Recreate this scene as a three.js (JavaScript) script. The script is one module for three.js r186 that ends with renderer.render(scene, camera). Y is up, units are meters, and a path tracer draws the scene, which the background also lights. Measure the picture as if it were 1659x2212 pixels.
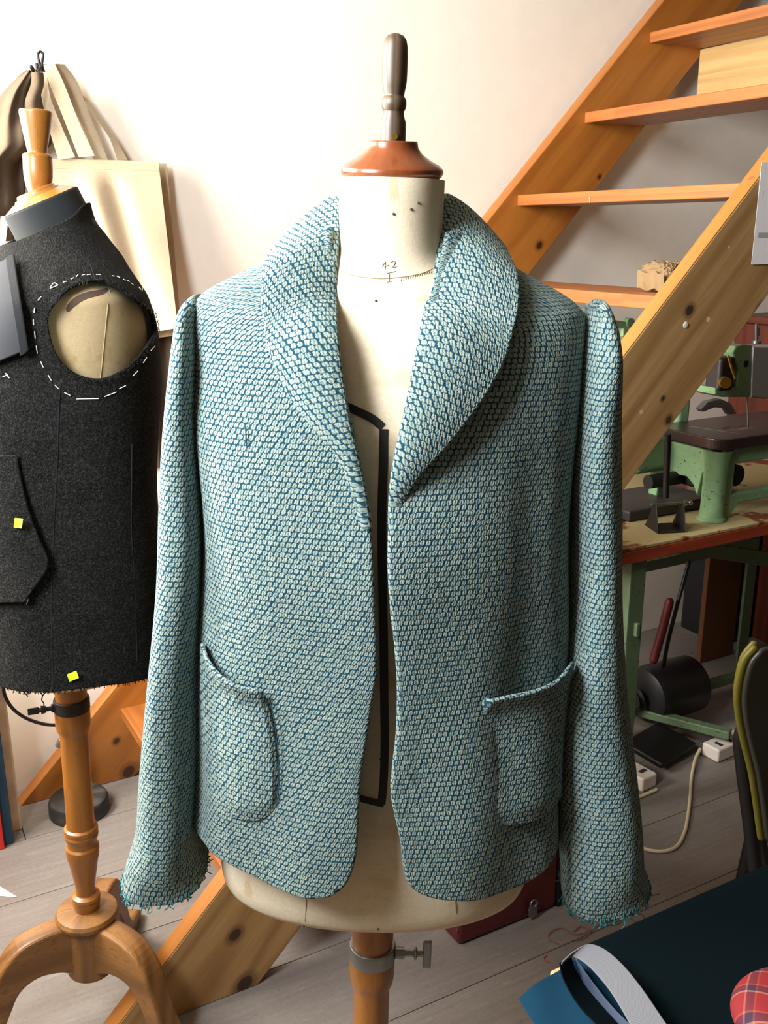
import * as THREE from 'three';
import { mergeGeometries } from 'three/addons/utils/BufferGeometryUtils.js';
import { RoundedBoxGeometry } from 'three/addons/geometries/RoundedBoxGeometry.js';
import { RectAreaLightUniformsLib } from 'three/addons/lights/RectAreaLightUniformsLib.js';

/* ------------------------------------------------------------------ camera, sky, light, exposure */
const IMG_W = 1659, IMG_H = 2212, FOCAL = 2100, CX = 829.5, CY = 1106;
const YAW = -29.2 * Math.PI / 180, PITCH = -16 * Math.PI / 180;
const CAM = new THREE.Vector3(0, 1.42, 2.455);
const scene = new THREE.Scene();
const camera = new THREE.PerspectiveCamera(2 * Math.atan(CY / FOCAL) * 180 / Math.PI, IMG_W / IMG_H, 0.02, 60);
camera.rotation.order = 'YXZ';
camera.position.copy(CAM);
camera.rotation.set(PITCH, YAW, 0);
camera.updateMatrixWorld(true);
scene.add(camera);

const renderer = new THREE.WebGLRenderer({ antialias: true });
renderer.toneMapping = THREE.LinearToneMapping;
renderer.toneMappingExposure = 1.0;
renderer.shadowMap.enabled = true;
renderer.shadowMap.type = THREE.PCFSoftShadowMap;
RectAreaLightUniformsLib.init();

scene.background = new THREE.Color(0.80, 0.90, 1.0);
scene.backgroundIntensity = 3.0;

// two windows in the left wall, beside and ahead of the photographer
const WINS = [{ x: -0.6, z0: 0.10, z1: 0.88, y0: 1.10, y1: 2.35, tint: [1.0, 0.94, 0.85] }, { x: -0.6, z0: 1.45, z1: 2.05, y0: 1.50, y1: 2.55, tint: [0.95, 0.98, 1.0] }];
const DAY = 50;
WINS.forEach((w, i) => { // daylight of the bright hazy sky, warmer towards the sun, standing in each window opening
  const l = new THREE.RectAreaLight(new THREE.Color(...w.tint), DAY, w.z1 - w.z0 - 0.1, w.y1 - w.y0 - 0.1);
  l.name = 'window_daylight_' + (i + 1);
  l.position.set(w.x - 0.01, (w.y0 + w.y1) / 2, (w.z0 + w.z1) / 2);
  l.lookAt(5, (w.y0 + w.y1) / 2, (w.z0 + w.z1) / 2);
  scene.add(l);
});

/* ------------------------------------------------------------------ helpers: numbers, pixels, noise */
const V = (x, y, z) => new THREE.Vector3(x, y, z);
const lerp = (a, b, t) => a + (b - a) * t;
const clamp = (x, a = 0, b = 1) => Math.min(b, Math.max(a, x));
const sst = (a, b, x) => { const t = clamp((x - a) / (b - a)); return t * t * (3 - 2 * t); };
function rng(seed) { let s = seed >>> 0; return () => { s = (s + 0x6D2B79F5) >>> 0; let t = s; t = Math.imul(t ^ (t >>> 15), t | 1); t ^= t + Math.imul(t ^ (t >>> 7), t | 61); return ((t ^ (t >>> 14)) >>> 0) / 4294967296; }; }
function hash2(x, y, s) { let h = Math.imul(x | 0, 374761393) ^ Math.imul(y | 0, 668265263) ^ Math.imul(s | 0, 2147483647); h = Math.imul(h ^ (h >>> 13), 1274126177); h ^= h >>> 16; return (h >>> 0) / 4294967296; }
function vnoise(x, y, s, px = 0, py = 0) {
  let xi = Math.floor(x), yi = Math.floor(y); const fx = x - xi, fy = y - yi, u = fx * fx * (3 - 2 * fx), v = fy * fy * (3 - 2 * fy);
  let xj = xi + 1, yj = yi + 1;
  if (px) { xi = ((xi % px) + px) % px; xj = xj % px; if (xj < 0) xj += px; }
  if (py) { yi = ((yi % py) + py) % py; yj = yj % py; if (yj < 0) yj += py; }
  const a = hash2(xi, yi, s), b = hash2(xj, yi, s), c = hash2(xi, yj, s), d = hash2(xj, yj, s);
  return a + (b - a) * u + (c - a + (a - b - c + d) * u) * v;
}
function fbm(x, y, s, o = 4, px = 0, py = 0) { let a = 0.5, t = 0, n = 0; for (let i = 0; i < o; i++) { t += a * vnoise(x, y, s + i * 17, px, py); n += a; a *= 0.5; x *= 2; y *= 2; px *= 2; py *= 2; } return t / n; }
// smooth table lookup, rows [key, value...] with rising keys
function table(rows) {
  const n = rows.length, m = rows[0].length - 1, K = rows.map(r => r[0]);
  const slope = rows.map((r, i) => Array.from({ length: m }, (_, c) => {
    if (i === 0 || i === n - 1) return 0;
    const d0 = (r[c + 1] - rows[i - 1][c + 1]) / (K[i] - K[i - 1]), d1 = (rows[i + 1][c + 1] - r[c + 1]) / (K[i + 1] - K[i]);
    return d0 * d1 <= 0 ? 0 : 2 * d0 * d1 / (d0 + d1);
  }));
  return k => {
    if (k <= K[0]) return rows[0].slice(1);
    if (k >= K[n - 1]) return rows[n - 1].slice(1);
    let i = 0; while (k > K[i + 1]) i++;
    const h = K[i + 1] - K[i], t = (k - K[i]) / h, t2 = t * t, t3 = t2 * t, out = [];
    for (let c = 0; c < m; c++) out.push((2 * t3 - 3 * t2 + 1) * rows[i][c + 1] + (t3 - 2 * t2 + t) * h * slope[i][c] + (-2 * t3 + 3 * t2) * rows[i + 1][c + 1] + (t3 - t2) * h * slope[i + 1][c]);
    return out;
  };
}
const curve1 = rows => { const t = table(rows); return k => t(k)[0]; };
// a pixel of the 1659 x 2212 frame as a ray, and where it meets a plane
function pixRay(px, py) { return V((px - CX) / FOCAL, -(py - CY) / FOCAL, -1).applyQuaternion(camera.quaternion); }
function onY(px, py, y) { const r = pixRay(px, py), t = (y - CAM.y) / r.y; return CAM.clone().addScaledVector(r, t); }
function onZ(px, py, z) { const r = pixRay(px, py), t = (z - CAM.z) / r.z; return CAM.clone().addScaledVector(r, t); }
function onX(px, py, x) { const r = pixRay(px, py), t = (x - CAM.x) / r.x; return CAM.clone().addScaledVector(r, t); }
// at a horizontal distance d ahead of the camera
function onD(px, py, d) { const v = V((px - CX) / FOCAL, -(py - CY) / FOCAL, -1).applyAxisAngle(V(1, 0, 0), PITCH); const t = d / -v.z; return CAM.clone().add(v.multiplyScalar(t).applyAxisAngle(V(0, 1, 0), YAW)); }
function project(p) { const q = p.clone().applyMatrix4(camera.matrixWorldInverse); return [CX + FOCAL * q.x / -q.z, CY - FOCAL * q.y / -q.z]; }
camera.matrixWorldInverse.copy(camera.matrixWorld).invert();
const ahead = (x, d) => V(x * Math.cos(YAW) - d * -Math.sin(-YAW) * -1, 0, 0);
function fromCam(x, d, y = 0) { return V(x, y, -d).applyAxisAngle(V(0, 1, 0), YAW).add(V(CAM.x, 0, CAM.z)); }

/* ------------------------------------------------------------------ helpers: objects */
const used = {};
function numbered(n) { if (!(n in used)) { used[n] = 0; return n; } used[n]++; return n + '_' + String(used[n]).padStart(3, '0'); }
function shade(o) { o.traverse(c => { if (c.isMesh) { c.castShadow = true; c.receiveShadow = true; } }); return o; }
function thing(name, label, category, pos, turn = 0, group) {
  const g = new THREE.Group(); g.name = numbered(name); scene.add(g);
  if (pos) g.position.copy(pos); g.rotation.y = turn;
  g.userData = { label, category }; if (group) g.userData.group = group;
  g.updateMatrixWorld(true); return g;
}
function part(parent, name, geo, mat, label) {
  const m = new THREE.Mesh(geo, mat); m.name = name; m.castShadow = m.receiveShadow = true;
  if (label) m.userData.label = label; parent.add(m); return m;
}
function single(name, label, category, geo, mat, pos, turn = 0, group) {
  const m = new THREE.Mesh(geo, mat); m.name = numbered(name); m.castShadow = m.receiveShadow = true; scene.add(m);
  if (pos) m.position.copy(pos); m.rotation.y = turn; m.userData = { label, category }; if (group) m.userData.group = group; return m;
}
function struct(name, geo, mat, label) {
  const m = new THREE.Mesh(geo, mat); m.name = name; m.castShadow = m.receiveShadow = true; m.userData = { kind: 'structure', label, category: name.split('_')[0] }; scene.add(m); return m;
}

/* ------------------------------------------------------------------ helpers: geometry */
function geoFrom(pos, uv, idx, nor) {
  const g = new THREE.BufferGeometry();
  g.setAttribute('position', new THREE.Float32BufferAttribute(pos, 3));
  g.setAttribute('uv', new THREE.Float32BufferAttribute(uv, 2));
  g.setIndex(idx);
  if (nor) g.setAttribute('normal', new THREE.Float32BufferAttribute(nor, 3)); else g.computeVertexNormals();
  return g;
}
// fn(i/nu, j/nv) -> {p: Vector3, uv: [u, v]}
function grid(nu, nv, fn, flip = false) {
  const pos = [], uv = [], idx = [];
  for (let j = 0; j <= nv; j++) for (let i = 0; i <= nu; i++) { const q = fn(i / nu, j / nv, i, j); pos.push(q.p.x, q.p.y, q.p.z); uv.push(q.uv[0], q.uv[1]); }
  const w = nu + 1;
  for (let j = 0; j < nv; j++) for (let i = 0; i < nu; i++) { const a = j * w + i, b = a + 1, c = a + w, d = c + 1; if (flip) idx.push(a, c, b, b, c, d); else idx.push(a, b, c, b, d, c); }
  return { pos, uv, idx, nu, nv };
}
function normalsOf(pos, idx) {
  const n = new Float32Array(pos.length);
  for (let k = 0; k < idx.length; k += 3) {
    const a = idx[k] * 3, b = idx[k + 1] * 3, c = idx[k + 2] * 3;
    const ux = pos[b] - pos[a], uy = pos[b + 1] - pos[a + 1], uz = pos[b + 2] - pos[a + 2], vx = pos[c] - pos[a], vy = pos[c + 1] - pos[a + 1], vz = pos[c + 2] - pos[a + 2];
    const x = uy * vz - uz * vy, y = uz * vx - ux * vz, z = ux * vy - uy * vx;
    for (const q of [a, b, c]) { n[q] += x; n[q + 1] += y; n[q + 2] += z; }
  }
  for (let k = 0; k < n.length; k += 3) { const l = Math.hypot(n[k], n[k + 1], n[k + 2]) || 1; n[k] /= l; n[k + 1] /= l; n[k + 2] /= l; }
  return n;
}
const sheet = s => geoFrom(s.pos, s.uv, s.idx);
// a cloth sheet with thickness and a rounded edge
function solid(s, t, K = 4) {
  const { pos, uv, idx } = s, n = normalsOf(pos, idx), N = pos.length / 3;
  const P = [...pos], U = [...uv], I = [...idx], NN = [...n];
  for (let i = 0; i < N; i++) { P.push(pos[3 * i] - n[3 * i] * t, pos[3 * i + 1] - n[3 * i + 1] * t, pos[3 * i + 2] - n[3 * i + 2] * t); U.push(uv[2 * i], uv[2 * i + 1]); NN.push(-n[3 * i], -n[3 * i + 1], -n[3 * i + 2]); }
  for (let k = 0; k < idx.length; k += 3) I.push(idx[k] + N, idx[k + 2] + N, idx[k + 1] + N);
  const edge = new Map(), key = (a, b) => a * 4194304 + b;
  for (let k = 0; k < idx.length; k += 3) for (const [a, b] of [[idx[k], idx[k + 1]], [idx[k + 1], idx[k + 2]], [idx[k + 2], idx[k]]]) edge.set(key(a, b), [a, b]);
  const out = new Map(), rim = [], run = new Map();
  for (const [, [a, b]] of edge) if (!edge.has(key(b, a))) {
    rim.push([a, b]); for (const q of [a, b]) { const c = run.get(q) || [0, 0]; run.set(q, [c[0] + Math.abs(uv[2 * a] - uv[2 * b]), c[1] + Math.abs(uv[2 * a + 1] - uv[2 * b + 1])]); }
    const e = [pos[3 * b] - pos[3 * a], pos[3 * b + 1] - pos[3 * a + 1], pos[3 * b + 2] - pos[3 * a + 2]];
    for (const q of [a, b]) {
      const o = [e[1] * n[3 * q + 2] - e[2] * n[3 * q + 1], e[2] * n[3 * q] - e[0] * n[3 * q + 2], e[0] * n[3 * q + 1] - e[1] * n[3 * q]];
      const c = out.get(q) || [0, 0, 0]; out.set(q, [c[0] + o[0], c[1] + o[1], c[2] + o[2]]);
    }
  }
  const ring = new Map();
  for (const [q, o] of out) {
    const l = Math.hypot(...o) || 1, base = P.length / 3;
    for (let k = 0; k <= K; k++) {
      const al = Math.PI * k / K, c = Math.cos(al), sn = Math.sin(al), h = t / 2;
      const nx = n[3 * q] * c + o[0] / l * sn, ny = n[3 * q + 1] * c + o[1] / l * sn, nz = n[3 * q + 2] * c + o[2] / l * sn;
      P.push(pos[3 * q] - n[3 * q] * h + nx * h, pos[3 * q + 1] - n[3 * q + 1] * h + ny * h, pos[3 * q + 2] - n[3 * q + 2] * h + nz * h);
      NN.push(nx, ny, nz); const along = run.get(q), ru = along[0] > along[1] ? 0 : 1; U.push(uv[2 * q] + al * h * ru, uv[2 * q + 1] + al * h * (1 - ru));
    }
    ring.set(q, base);
  }
  for (const [a, b] of rim) { const A = ring.get(a), B = ring.get(b); for (let k = 0; k < K; k++) I.push(A + k, A + k + 1, B + k, B + k, A + k + 1, B + k + 1); }
  return geoFrom(P, U, I, NN);
}
// drop what of a grid lies in a hole; edge(i, j, point on the way) tells inside; vertices next to the edge slide to it
function cutGrid(nu, nv, at, inside) {
  const w = nu + 1, par = [], ins = [];
  for (let j = 0; j <= nv; j++) for (let i = 0; i <= nu; i++) { par.push([i, j]); ins.push(inside(at(i, j).p)); }
  const was = ins.slice(), moved = par.map(p => p);
  for (let j = 0; j <= nv; j++) for (let i = 0; i <= nu; i++) if (was[j * w + i]) {
    let best = null;
    for (const [di, dj] of [[1, 0], [-1, 0], [0, 1], [0, -1], [1, 1], [1, -1], [-1, 1], [-1, -1]]) {
      const a = i + di, b = j + dj; if (a < 0 || b < 0 || a > nu || b > nv || was[b * w + a]) continue;
      let lo = 0, hi = 1; for (let k = 0; k < 12; k++) { const m = (lo + hi) / 2; if (inside(at(i + di * m, j + dj * m).p)) lo = m; else hi = m; }
      const d = hi * Math.hypot(di, dj); if (!best || d < best[0]) best = [d, [i + di * hi, j + dj * hi]];
    }
    if (best) moved[j * w + i] = best[1];
  }
  const pos = [], uv = [], idx = [];
  for (const m of moved) { const q = at(m[0], m[1]); pos.push(q.p.x, q.p.y, q.p.z); uv.push(...q.uv); }
  for (let j = 0; j < nv; j++) for (let i = 0; i < nu; i++) {
    const a = j * w + i, b = a + 1, c = a + w, d = c + 1;
    for (const [x, y, z] of [[a, b, c], [b, d, c]]) if (!(was[x] && was[y] && was[z])) idx.push(x, y, z);
  }
  return { pos, uv, idx };
}
function inPoly(poly, x, y) { let c = false; for (let i = 0, j = poly.length - 1; i < poly.length; j = i++) { const [xi, yi] = poly[i], [xj, yj] = poly[j]; if ((yi > y) !== (yj > y) && x < (xj - xi) * (y - yi) / (yj - yi) + xi) c = !c; } return c; }
function smoothLoop(pts, n = 6) { const c = new THREE.CatmullRomCurve3(pts.map(p => V(p[0], p[1], 0)), true); return c.getPoints(pts.length * n).slice(0, -1).map(p => [p.x, p.y]); }
function tube(pts, r, seg = 40, rad = 8, closed = false) {
  const c = new THREE.CatmullRomCurve3(pts, closed, 'centripetal');
  const g = new THREE.TubeGeometry(c, seg, r, rad, closed);
  const L = c.getLength(), uv = g.attributes.uv; for (let i = 0; i < uv.count; i++) uv.setXY(i, uv.getY(i) * r * 6.28, uv.getX(i) * L);
  if (closed) return g;
  const caps = [0, 1].map(k => { const s = new THREE.SphereGeometry(r, rad, 4); const p = c.getPoint(k); s.translate(p.x, p.y, p.z); return s; });
  return mergeGeometries([g, ...caps]);
}
function lathe(profile, seg = 40, smooth = 0) {
  let pts = profile.map(p => new THREE.Vector2(Math.max(p[0], 1e-5), p[1]));
  if (!smooth) {   // keep the turned edges crisp: a tiny bevel at each sharp corner
    const q = [];
    pts.forEach((p, i) => {
      if (i === 0 || i === pts.length - 1) { q.push(p); return; }
      const a = pts[i - 1].clone().sub(p), b = pts[i + 1].clone().sub(p), la = a.length(), lb = b.length(), c = a.dot(b) / (la * lb);
      if (c < -0.86 || la < 0.001 || lb < 0.001) { q.push(p); return; }
      q.push(p.clone().addScaledVector(a, 0.0005 / la), p.clone().addScaledVector(b, 0.0005 / lb));
    }); pts = q;
  }
  if (smooth) pts = new THREE.SplineCurve(pts).getPoints(pts.length * smooth).map(p => new THREE.Vector2(Math.max(p.x, 1e-5), p.y));
  const g = new THREE.LatheGeometry(pts, seg), uv = g.attributes.uv, p = g.attributes.position;
  for (let i = 0; i < uv.count; i++) uv.setXY(i, uv.getX(i) * 0.16, p.getY(i));
  return g;
}
function boxUV(g, long = 'y') {
  if (g.index) g = g.toNonIndexed();
  const p = g.attributes.position, n = g.attributes.normal, uv = new Float32Array(p.count * 2), ax = { x: 0, y: 1, z: 2 }[long];
  for (let k = 0; k < p.count; k += 3) {
    const N = [0, 1, 2].map(c => Math.abs(n.array[3 * k + c] + n.array[3 * k + 3 + c] + n.array[3 * k + 6 + c])), m = N.indexOf(Math.max(...N));
    let o = [0, 1, 2].filter(c => c !== m); if (o[0] === ax) o.reverse();
    for (let q = k; q < k + 3; q++) { uv[2 * q] = p.array[3 * q + o[0]] + m * 0.37; uv[2 * q + 1] = p.array[3 * q + o[1]] + m * 0.21; }
  }
  g.setAttribute('uv', new THREE.BufferAttribute(uv, 2)); return g;
}
function bx(w, h, d, r = 0.002, long = 'y') { return boxUV(new RoundedBoxGeometry(w, h, d, 2, Math.min(r, w / 2.01, h / 2.01, d / 2.01)), long); }
function at(g, x, y, z, rx = 0, ry = 0, rz = 0) { g.applyMatrix4(new THREE.Matrix4().compose(V(x, y, z), new THREE.Quaternion().setFromEuler(new THREE.Euler(rx, ry, rz)), V(1, 1, 1))); return g; }
function rod(a, b, r, seg = 12) { const d = b.clone().sub(a), g = new THREE.CylinderGeometry(r, r, d.length(), seg); g.applyQuaternion(new THREE.Quaternion().setFromUnitVectors(V(0, 1, 0), d.clone().normalize())); const c = a.clone().add(b).multiplyScalar(0.5); g.translate(c.x, c.y, c.z); return g; }
function prism(pts, depth, bevel = 0.003, segs = 2) {   // pts in x, y; from z = 0 to depth
  const g = new THREE.ExtrudeGeometry(new THREE.Shape(pts.map(p => new THREE.Vector2(...p))), { depth: depth - 2 * bevel, bevelEnabled: bevel > 0, bevelThickness: bevel, bevelSize: bevel, bevelOffset: -bevel, bevelSegments: segs, curveSegments: 6 });
  g.translate(0, 0, bevel); return g;
}
function merge(list) { return mergeGeometries(list.map(g => { let q = g.index ? g.toNonIndexed() : g; for (const k of Object.keys(q.attributes)) if (!['position', 'normal', 'uv'].includes(k)) q.deleteAttribute(k); if (q.groups.length) q.clearGroups(); return q; })); }

/* ------------------------------------------------------------------ textures and materials */
function tex(w, h, fn, srgb = true) {
  const d = new Uint8Array(w * h * 4);
  for (let y = 0; y < h; y++) for (let x = 0; x < w; x++) { const c = fn(x / w, y / h, x, y), k = 4 * (y * w + x); d[k] = clamp(c[0], 0, 255); d[k + 1] = clamp(c[1], 0, 255); d[k + 2] = clamp(c[2], 0, 255); d[k + 3] = 255; }
  const t = new THREE.DataTexture(d, w, h); t.wrapS = t.wrapT = THREE.RepeatWrapping; t.magFilter = THREE.LinearFilter; t.minFilter = THREE.LinearMipmapLinearFilter; t.generateMipmaps = true;
  if (srgb) t.colorSpace = THREE.SRGBColorSpace; t.needsUpdate = true; return t;
}
const rep = (t, mu, mv) => { t.repeat.set(1 / mu, 1 / mv); return t; };     // one tile covers mu x mv metres
const mix3 = (a, b, t) => [lerp(a[0], b[0], t), lerp(a[1], b[1], t), lerp(a[2], b[2], t)];
const mat = (o) => new THREE.MeshStandardMaterial(o);
const phys = (o) => new THREE.MeshPhysicalMaterial(o);
const two = THREE.DoubleSide;

// teal and mint tweed: pale floats of two or three yarns in staggered rows on a teal ground
const tweedN = 16, tweedM = 16, tweedS = 768;
function weave(u, v) {   // [height 0..1 of the pale yarn, tone of its cell]
  const X0 = u * tweedN, Y0 = v * tweedM, wx = (vnoise(u * 96, v * 96, 12, 96, 96) - 0.5) * 0.18, wy = (vnoise(u * 96, v * 96, 13, 96, 96) - 0.5) * 0.18, X = X0 + wx, Y = Y0 + wy; let best = 0, tone = 0;
  for (let j = Math.floor(Y) - 1; j <= Math.floor(Y) + 1; j++) {
    const jj = ((j % tweedM) + tweedM) % tweedM, sh = (j & 1) ? 0.5 : 0;
    for (let i = Math.floor(X - sh) - 1; i <= Math.floor(X - sh) + 1; i++) {
      const ii = ((i % tweedN) + tweedN) % tweedN, r1 = hash2(ii, jj, 5), r2 = hash2(ii, jj, 6), r3 = hash2(ii, jj, 7);
      const dx = X - (i + 0.5 + sh + (r1 - 0.5) * 0.14), dy = Y - (j + 0.5 + (r2 - 0.5) * 0.14), lean = dx - dy * 0.20;
      const a = 0.39 + r3 * 0.06, b = 0.46 + r1 * 0.08, d = Math.pow(Math.abs(lean) / a, 2.6) + Math.pow(Math.abs(dy) / b, 2.6);
      let h = clamp(1.5 - d * 1.15);
      if (h > 0) h *= 1 - 0.55 * Math.exp(-Math.pow(lean / a / 0.22 + (r3 - 0.5) * 0.9, 2));
      if (h > best) { best = h; tone = r2; }
    }
  }
  return [best, tone];
}
const tweedMap = rep(tex(tweedS, tweedS, (u, v) => {
  const [h, tone] = weave(u, v), f = vnoise(u * 240, v * 240, 3, 240, 240), g = fbm(u * 5, v * 5, 9, 3, 5, 5);
  const dark = mix3([22, 56, 74], [30, 72, 86], g * 0.6 + f * 0.4), pale = mix3([120, 136, 130], [154, 166, 157], tone * 0.55 + f * 0.45);
  return mix3(dark, pale, sst(0.14, 0.66, h + (f - 0.5) * 0.4));
}), 0.0062 * tweedN, 0.0054 * tweedM);
const tweedBump = rep(tex(384, 384, (u, v) => { const [h] = weave(u, v), f = vnoise(u * 160, v * 160, 4, 160, 160); const c = 255 * clamp(h * 0.75 + f * 0.25); return [c, c, c]; }, false), 0.0062 * tweedN, 0.0054 * tweedM);
const M = {};
M.tweed = phys({ map: tweedMap, bumpMap: tweedBump, bumpScale: 0.0009, roughness: 1, specularIntensity: 0.3, sheen: 0.2, sheenRoughness: 0.6, sheenColor: new THREE.Color(0.6, 0.75, 0.75) });
M.tealYarn = mat({ color: '#1f6e76', roughness: 0.95 });
M.tealSeam = mat({ color: '#163f4c', roughness: 1 });

const charMap = rep(tex(512, 512, (u, v) => {
  const f = vnoise(u * 190, v * 190, 21, 190, 190), g = vnoise(u * 80, v * 80, 22, 80, 80), e = vnoise(u * 256, v * 256, 26, 256, 256), k = fbm(u * 6, v * 6, 23, 3, 6, 6);
  const q = f * 0.5 + g * 0.2 + e * 0.3, b = 12 + 72 * Math.pow(q, 2.0) + 8 * (k - 0.5), t = vnoise(u * 128, v * 128, 28, 128, 128);
  return t > 0.93 ? [b * 0.9, b * 1.15, b * 0.95] : t < 0.06 ? [b * 0.9, b, b * 1.25] : [b, b, b * 0.97];
}), 0.20, 0.20);
const charBump = rep(tex(512, 512, (u, v) => { const c = 255 * (0.6 * vnoise(u * 200, v * 200, 21, 200, 200) + 0.4 * vnoise(u * 110, v * 110, 31, 110, 110)); return [c, c, c]; }, false), 0.20, 0.20);
M.charcoal = phys({ map: charMap, bumpMap: charBump, bumpScale: 0.0006, roughness: 1, specularIntensity: 0.15, sheen: 0.08, sheenRoughness: 0.7, sheenColor: new THREE.Color(0.3, 0.3, 0.3) });
M.charEdge = mat({ color: '#14161a', roughness: 1 });
M.greyLining = mat({ color: '#20232a', roughness: 0.85 });
M.neckBand = phys({ color: '#26292b', roughness: 0.75, specularIntensity: 0.4 });
M.basting = mat({ color: '#e9e7e2', roughness: 0.8 });
M.tag = mat({ color: '#d9ee22', roughness: 0.6, side: two });

const linenTex = (base, seed, soil = 0.10) => tex(512, 512, (u, v) => {
  const wv = 0.5 * vnoise(u * 340, v * 60, seed + 8, 340, 60) + 0.5 * vnoise(u * 60, v * 340, seed + 9, 60, 340), f = vnoise(u * 300, v * 300, seed, 300, 300), k = fbm(u * 5, v * 5, seed + 1, 4, 5, 5), q = fbm(u * 14, v * 14, seed + 5, 3, 14, 14);
  let m = 1 + (wv - 0.5) * 0.05 + (f - 0.5) * 0.05 + (k - 0.5) * 0.10; const st = sst(0.66, 0.8, q) * soil;
  return [base[0] * (m - st * 0.6), base[1] * (m - st), base[2] * (m - st * 1.6)];
});
const linenBump = rep(tex(256, 256, (u, v) => { const c = 128 + 50 * (Math.sin(u * 6.283 * 64) + Math.sin(v * 6.283 * 64)) * 0.5 + 60 * (vnoise(u * 64, v * 64, 77, 64, 64) - 0.5); return [c, c, c]; }, false), 0.06, 0.06);
M.linen = mat({ map: rep(linenTex([212, 198, 172], 41), 0.5, 0.5), bumpMap: linenBump, bumpScale: 0.0002, roughness: 0.85 });
M.linenOld = mat({ map: rep(linenTex([186, 164, 126], 51), 0.4, 0.4), bumpMap: linenBump, bumpScale: 0.0003, roughness: 0.9 });
M.canvas = mat({ map: rep(linenTex([190, 173, 146], 61, 0.02), 0.5, 0.5), bumpMap: linenBump, bumpScale: 0.0004, roughness: 0.95 });
M.brownCloth = mat({ map: rep(linenTex([92, 78, 62], 71), 0.3, 0.3), bumpMap: linenBump, bumpScale: 0.0005, roughness: 0.95 });
M.brownStain = mat({ color: '#54433a', roughness: 1 });
M.seam = mat({ color: '#a28d68', roughness: 1 });
M.ink = mat({ color: '#9a9484', roughness: 1 });
M.tape = mat({ map: rep(tex(64, 64, (u, v) => { const c = 14 + 16 * ((Math.floor(u * 16) + Math.floor(v * 16)) % 2); return [c, c * 0.97, c]; }), 0.016, 0.016), roughness: 0.55 });

// wood: grain runs along v; a tile covers mu x mv metres; knots as [u, v, radius] in metres
function woodMap(mu, mv, w, h, pale, dark, seed, rings = 9, knots = [], contrast = 1, flecks = 0) {
  return rep(tex(w, h, (u, v) => {
    let x = u * mu, y = v * mv, kd = 0;
    for (const [kx, ky, r] of knots) { const dx = x - kx, dy = (y - ky) * 0.42, d = Math.hypot(dx, dy); const e = Math.exp(-Math.pow(d / (r * 2.4), 2)); x += Math.sign(dx || 1) * e * r * 0.9; const q = Math.hypot(dx, (y - ky) * 0.8) / r; kd = Math.max(kd, 1 - sst(0.75, 1.1, q), 0.4 * (1 - sst(1.0, 2.0, q))); }
    const warp = fbm(x * 14, y * 1.6, seed, 3), line = 0.5 + 0.5 * Math.sin((x * rings * 10 + warp * 5) * 6.283 / 4), fine = vnoise(x * 900, y * 18, seed + 3), mid = fbm(x * 90, y * 5, seed + 4, 3);
    let t = clamp((Math.pow(line, 2.2) * 0.42 + fine * 0.22 + mid * 0.42) * contrast); let c = mix3(pale, dark, t);
    if (flecks) { const f = vnoise(x * 700, y * 160, seed + 8); c = mix3(c, dark, flecks * sst(0.72, 0.9, f)); }
    return mix3(c, [dark[0] * 0.42, dark[1] * 0.36, dark[2] * 0.32], kd);
  }), mu, mv);
}
M.pineVarnish = phys({ map: woodMap(0.5, 2.0, 512, 1024, [180, 118, 50], [148, 86, 27], 101, 5, [[0.12, 0.35, 0.009], [0.31, 1.2, 0.007], [0.4, 0.7, 0.006], [0.22, 1.7, 0.008]]), roughness: 0.45, clearcoat: 0.3, clearcoatRoughness: 0.4 });
M.pineTread = phys({ map: woodMap(0.5, 1.0, 512, 1024, [174, 108, 50], [136, 76, 30], 111, 7), roughness: 0.5, clearcoat: 0.2, clearcoatRoughness: 0.45 });
M.pineRaw = mat({ map: woodMap(0.4, 0.9, 512, 1024, [198, 166, 112], [166, 130, 78], 121, 6, [[0.2, 0.3, 0.006]]), roughness: 0.75 });
M.formWood = phys({ map: woodMap(0.16, 0.5, 256, 512, [164, 106, 40], [120, 72, 20], 131, 9, [], 1.0, 0.35), roughness: 0.38, clearcoat: 0.35, clearcoatRoughness: 0.3 });
M.formWoodWorn = phys({ map: woodMap(0.16, 0.5, 256, 512, [152, 106, 54], [102, 66, 28], 136, 11, [], 1.15, 0.7), roughness: 0.5, clearcoat: 0.15, clearcoatRoughness: 0.4 });
M.capWood = phys({ map: woodMap(0.16, 0.5, 256, 512, [136, 70, 30], [88, 38, 14], 141, 8, [], 1.1, 0.3), roughness: 0.3, clearcoat: 0.6, clearcoatRoughness: 0.2 });
M.handleWood = phys({ map: woodMap(0.16, 0.3, 256, 512, [98, 78, 55], [54, 40, 27], 151, 14, [], 1.2, 0.5), roughness: 0.5, clearcoat: 0.2, clearcoatRoughness: 0.4 });
M.steel = mat({ color: '#8d9092', metalness: 0.9, roughness: 0.42 });
M.darkSteel = mat({ color: '#3c3838', metalness: 0.75, roughness: 0.5 });
M.chrome = mat({ color: '#b9bcc2', metalness: 1, roughness: 0.22 });
M.brass = mat({ color: '#c9a04a', metalness: 1, roughness: 0.3 });
M.blackIron = mat({ color: '#191718', metalness: 0.4, roughness: 0.55 });
M.blackPlastic = mat({ color: '#17171a', roughness: 0.4 });
M.wall = mat({ map: rep(tex(512, 512, (u, v) => { const m = 1 + (fbm(u * 40, v * 40, 201, 3, 40, 40) - 0.5) * 0.025 + (fbm(u * 4, v * 4, 202, 3, 4, 4) - 0.5) * 0.03; return [240 * m, 232 * m, 220 * m]; }), 1.5, 1.5), roughness: 0.95 });
M.timberWall = mat({ map: woodMap(0.5, 2.0, 256, 512, [112, 98, 82], [84, 72, 58], 191, 6), roughness: 0.8 });
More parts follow.
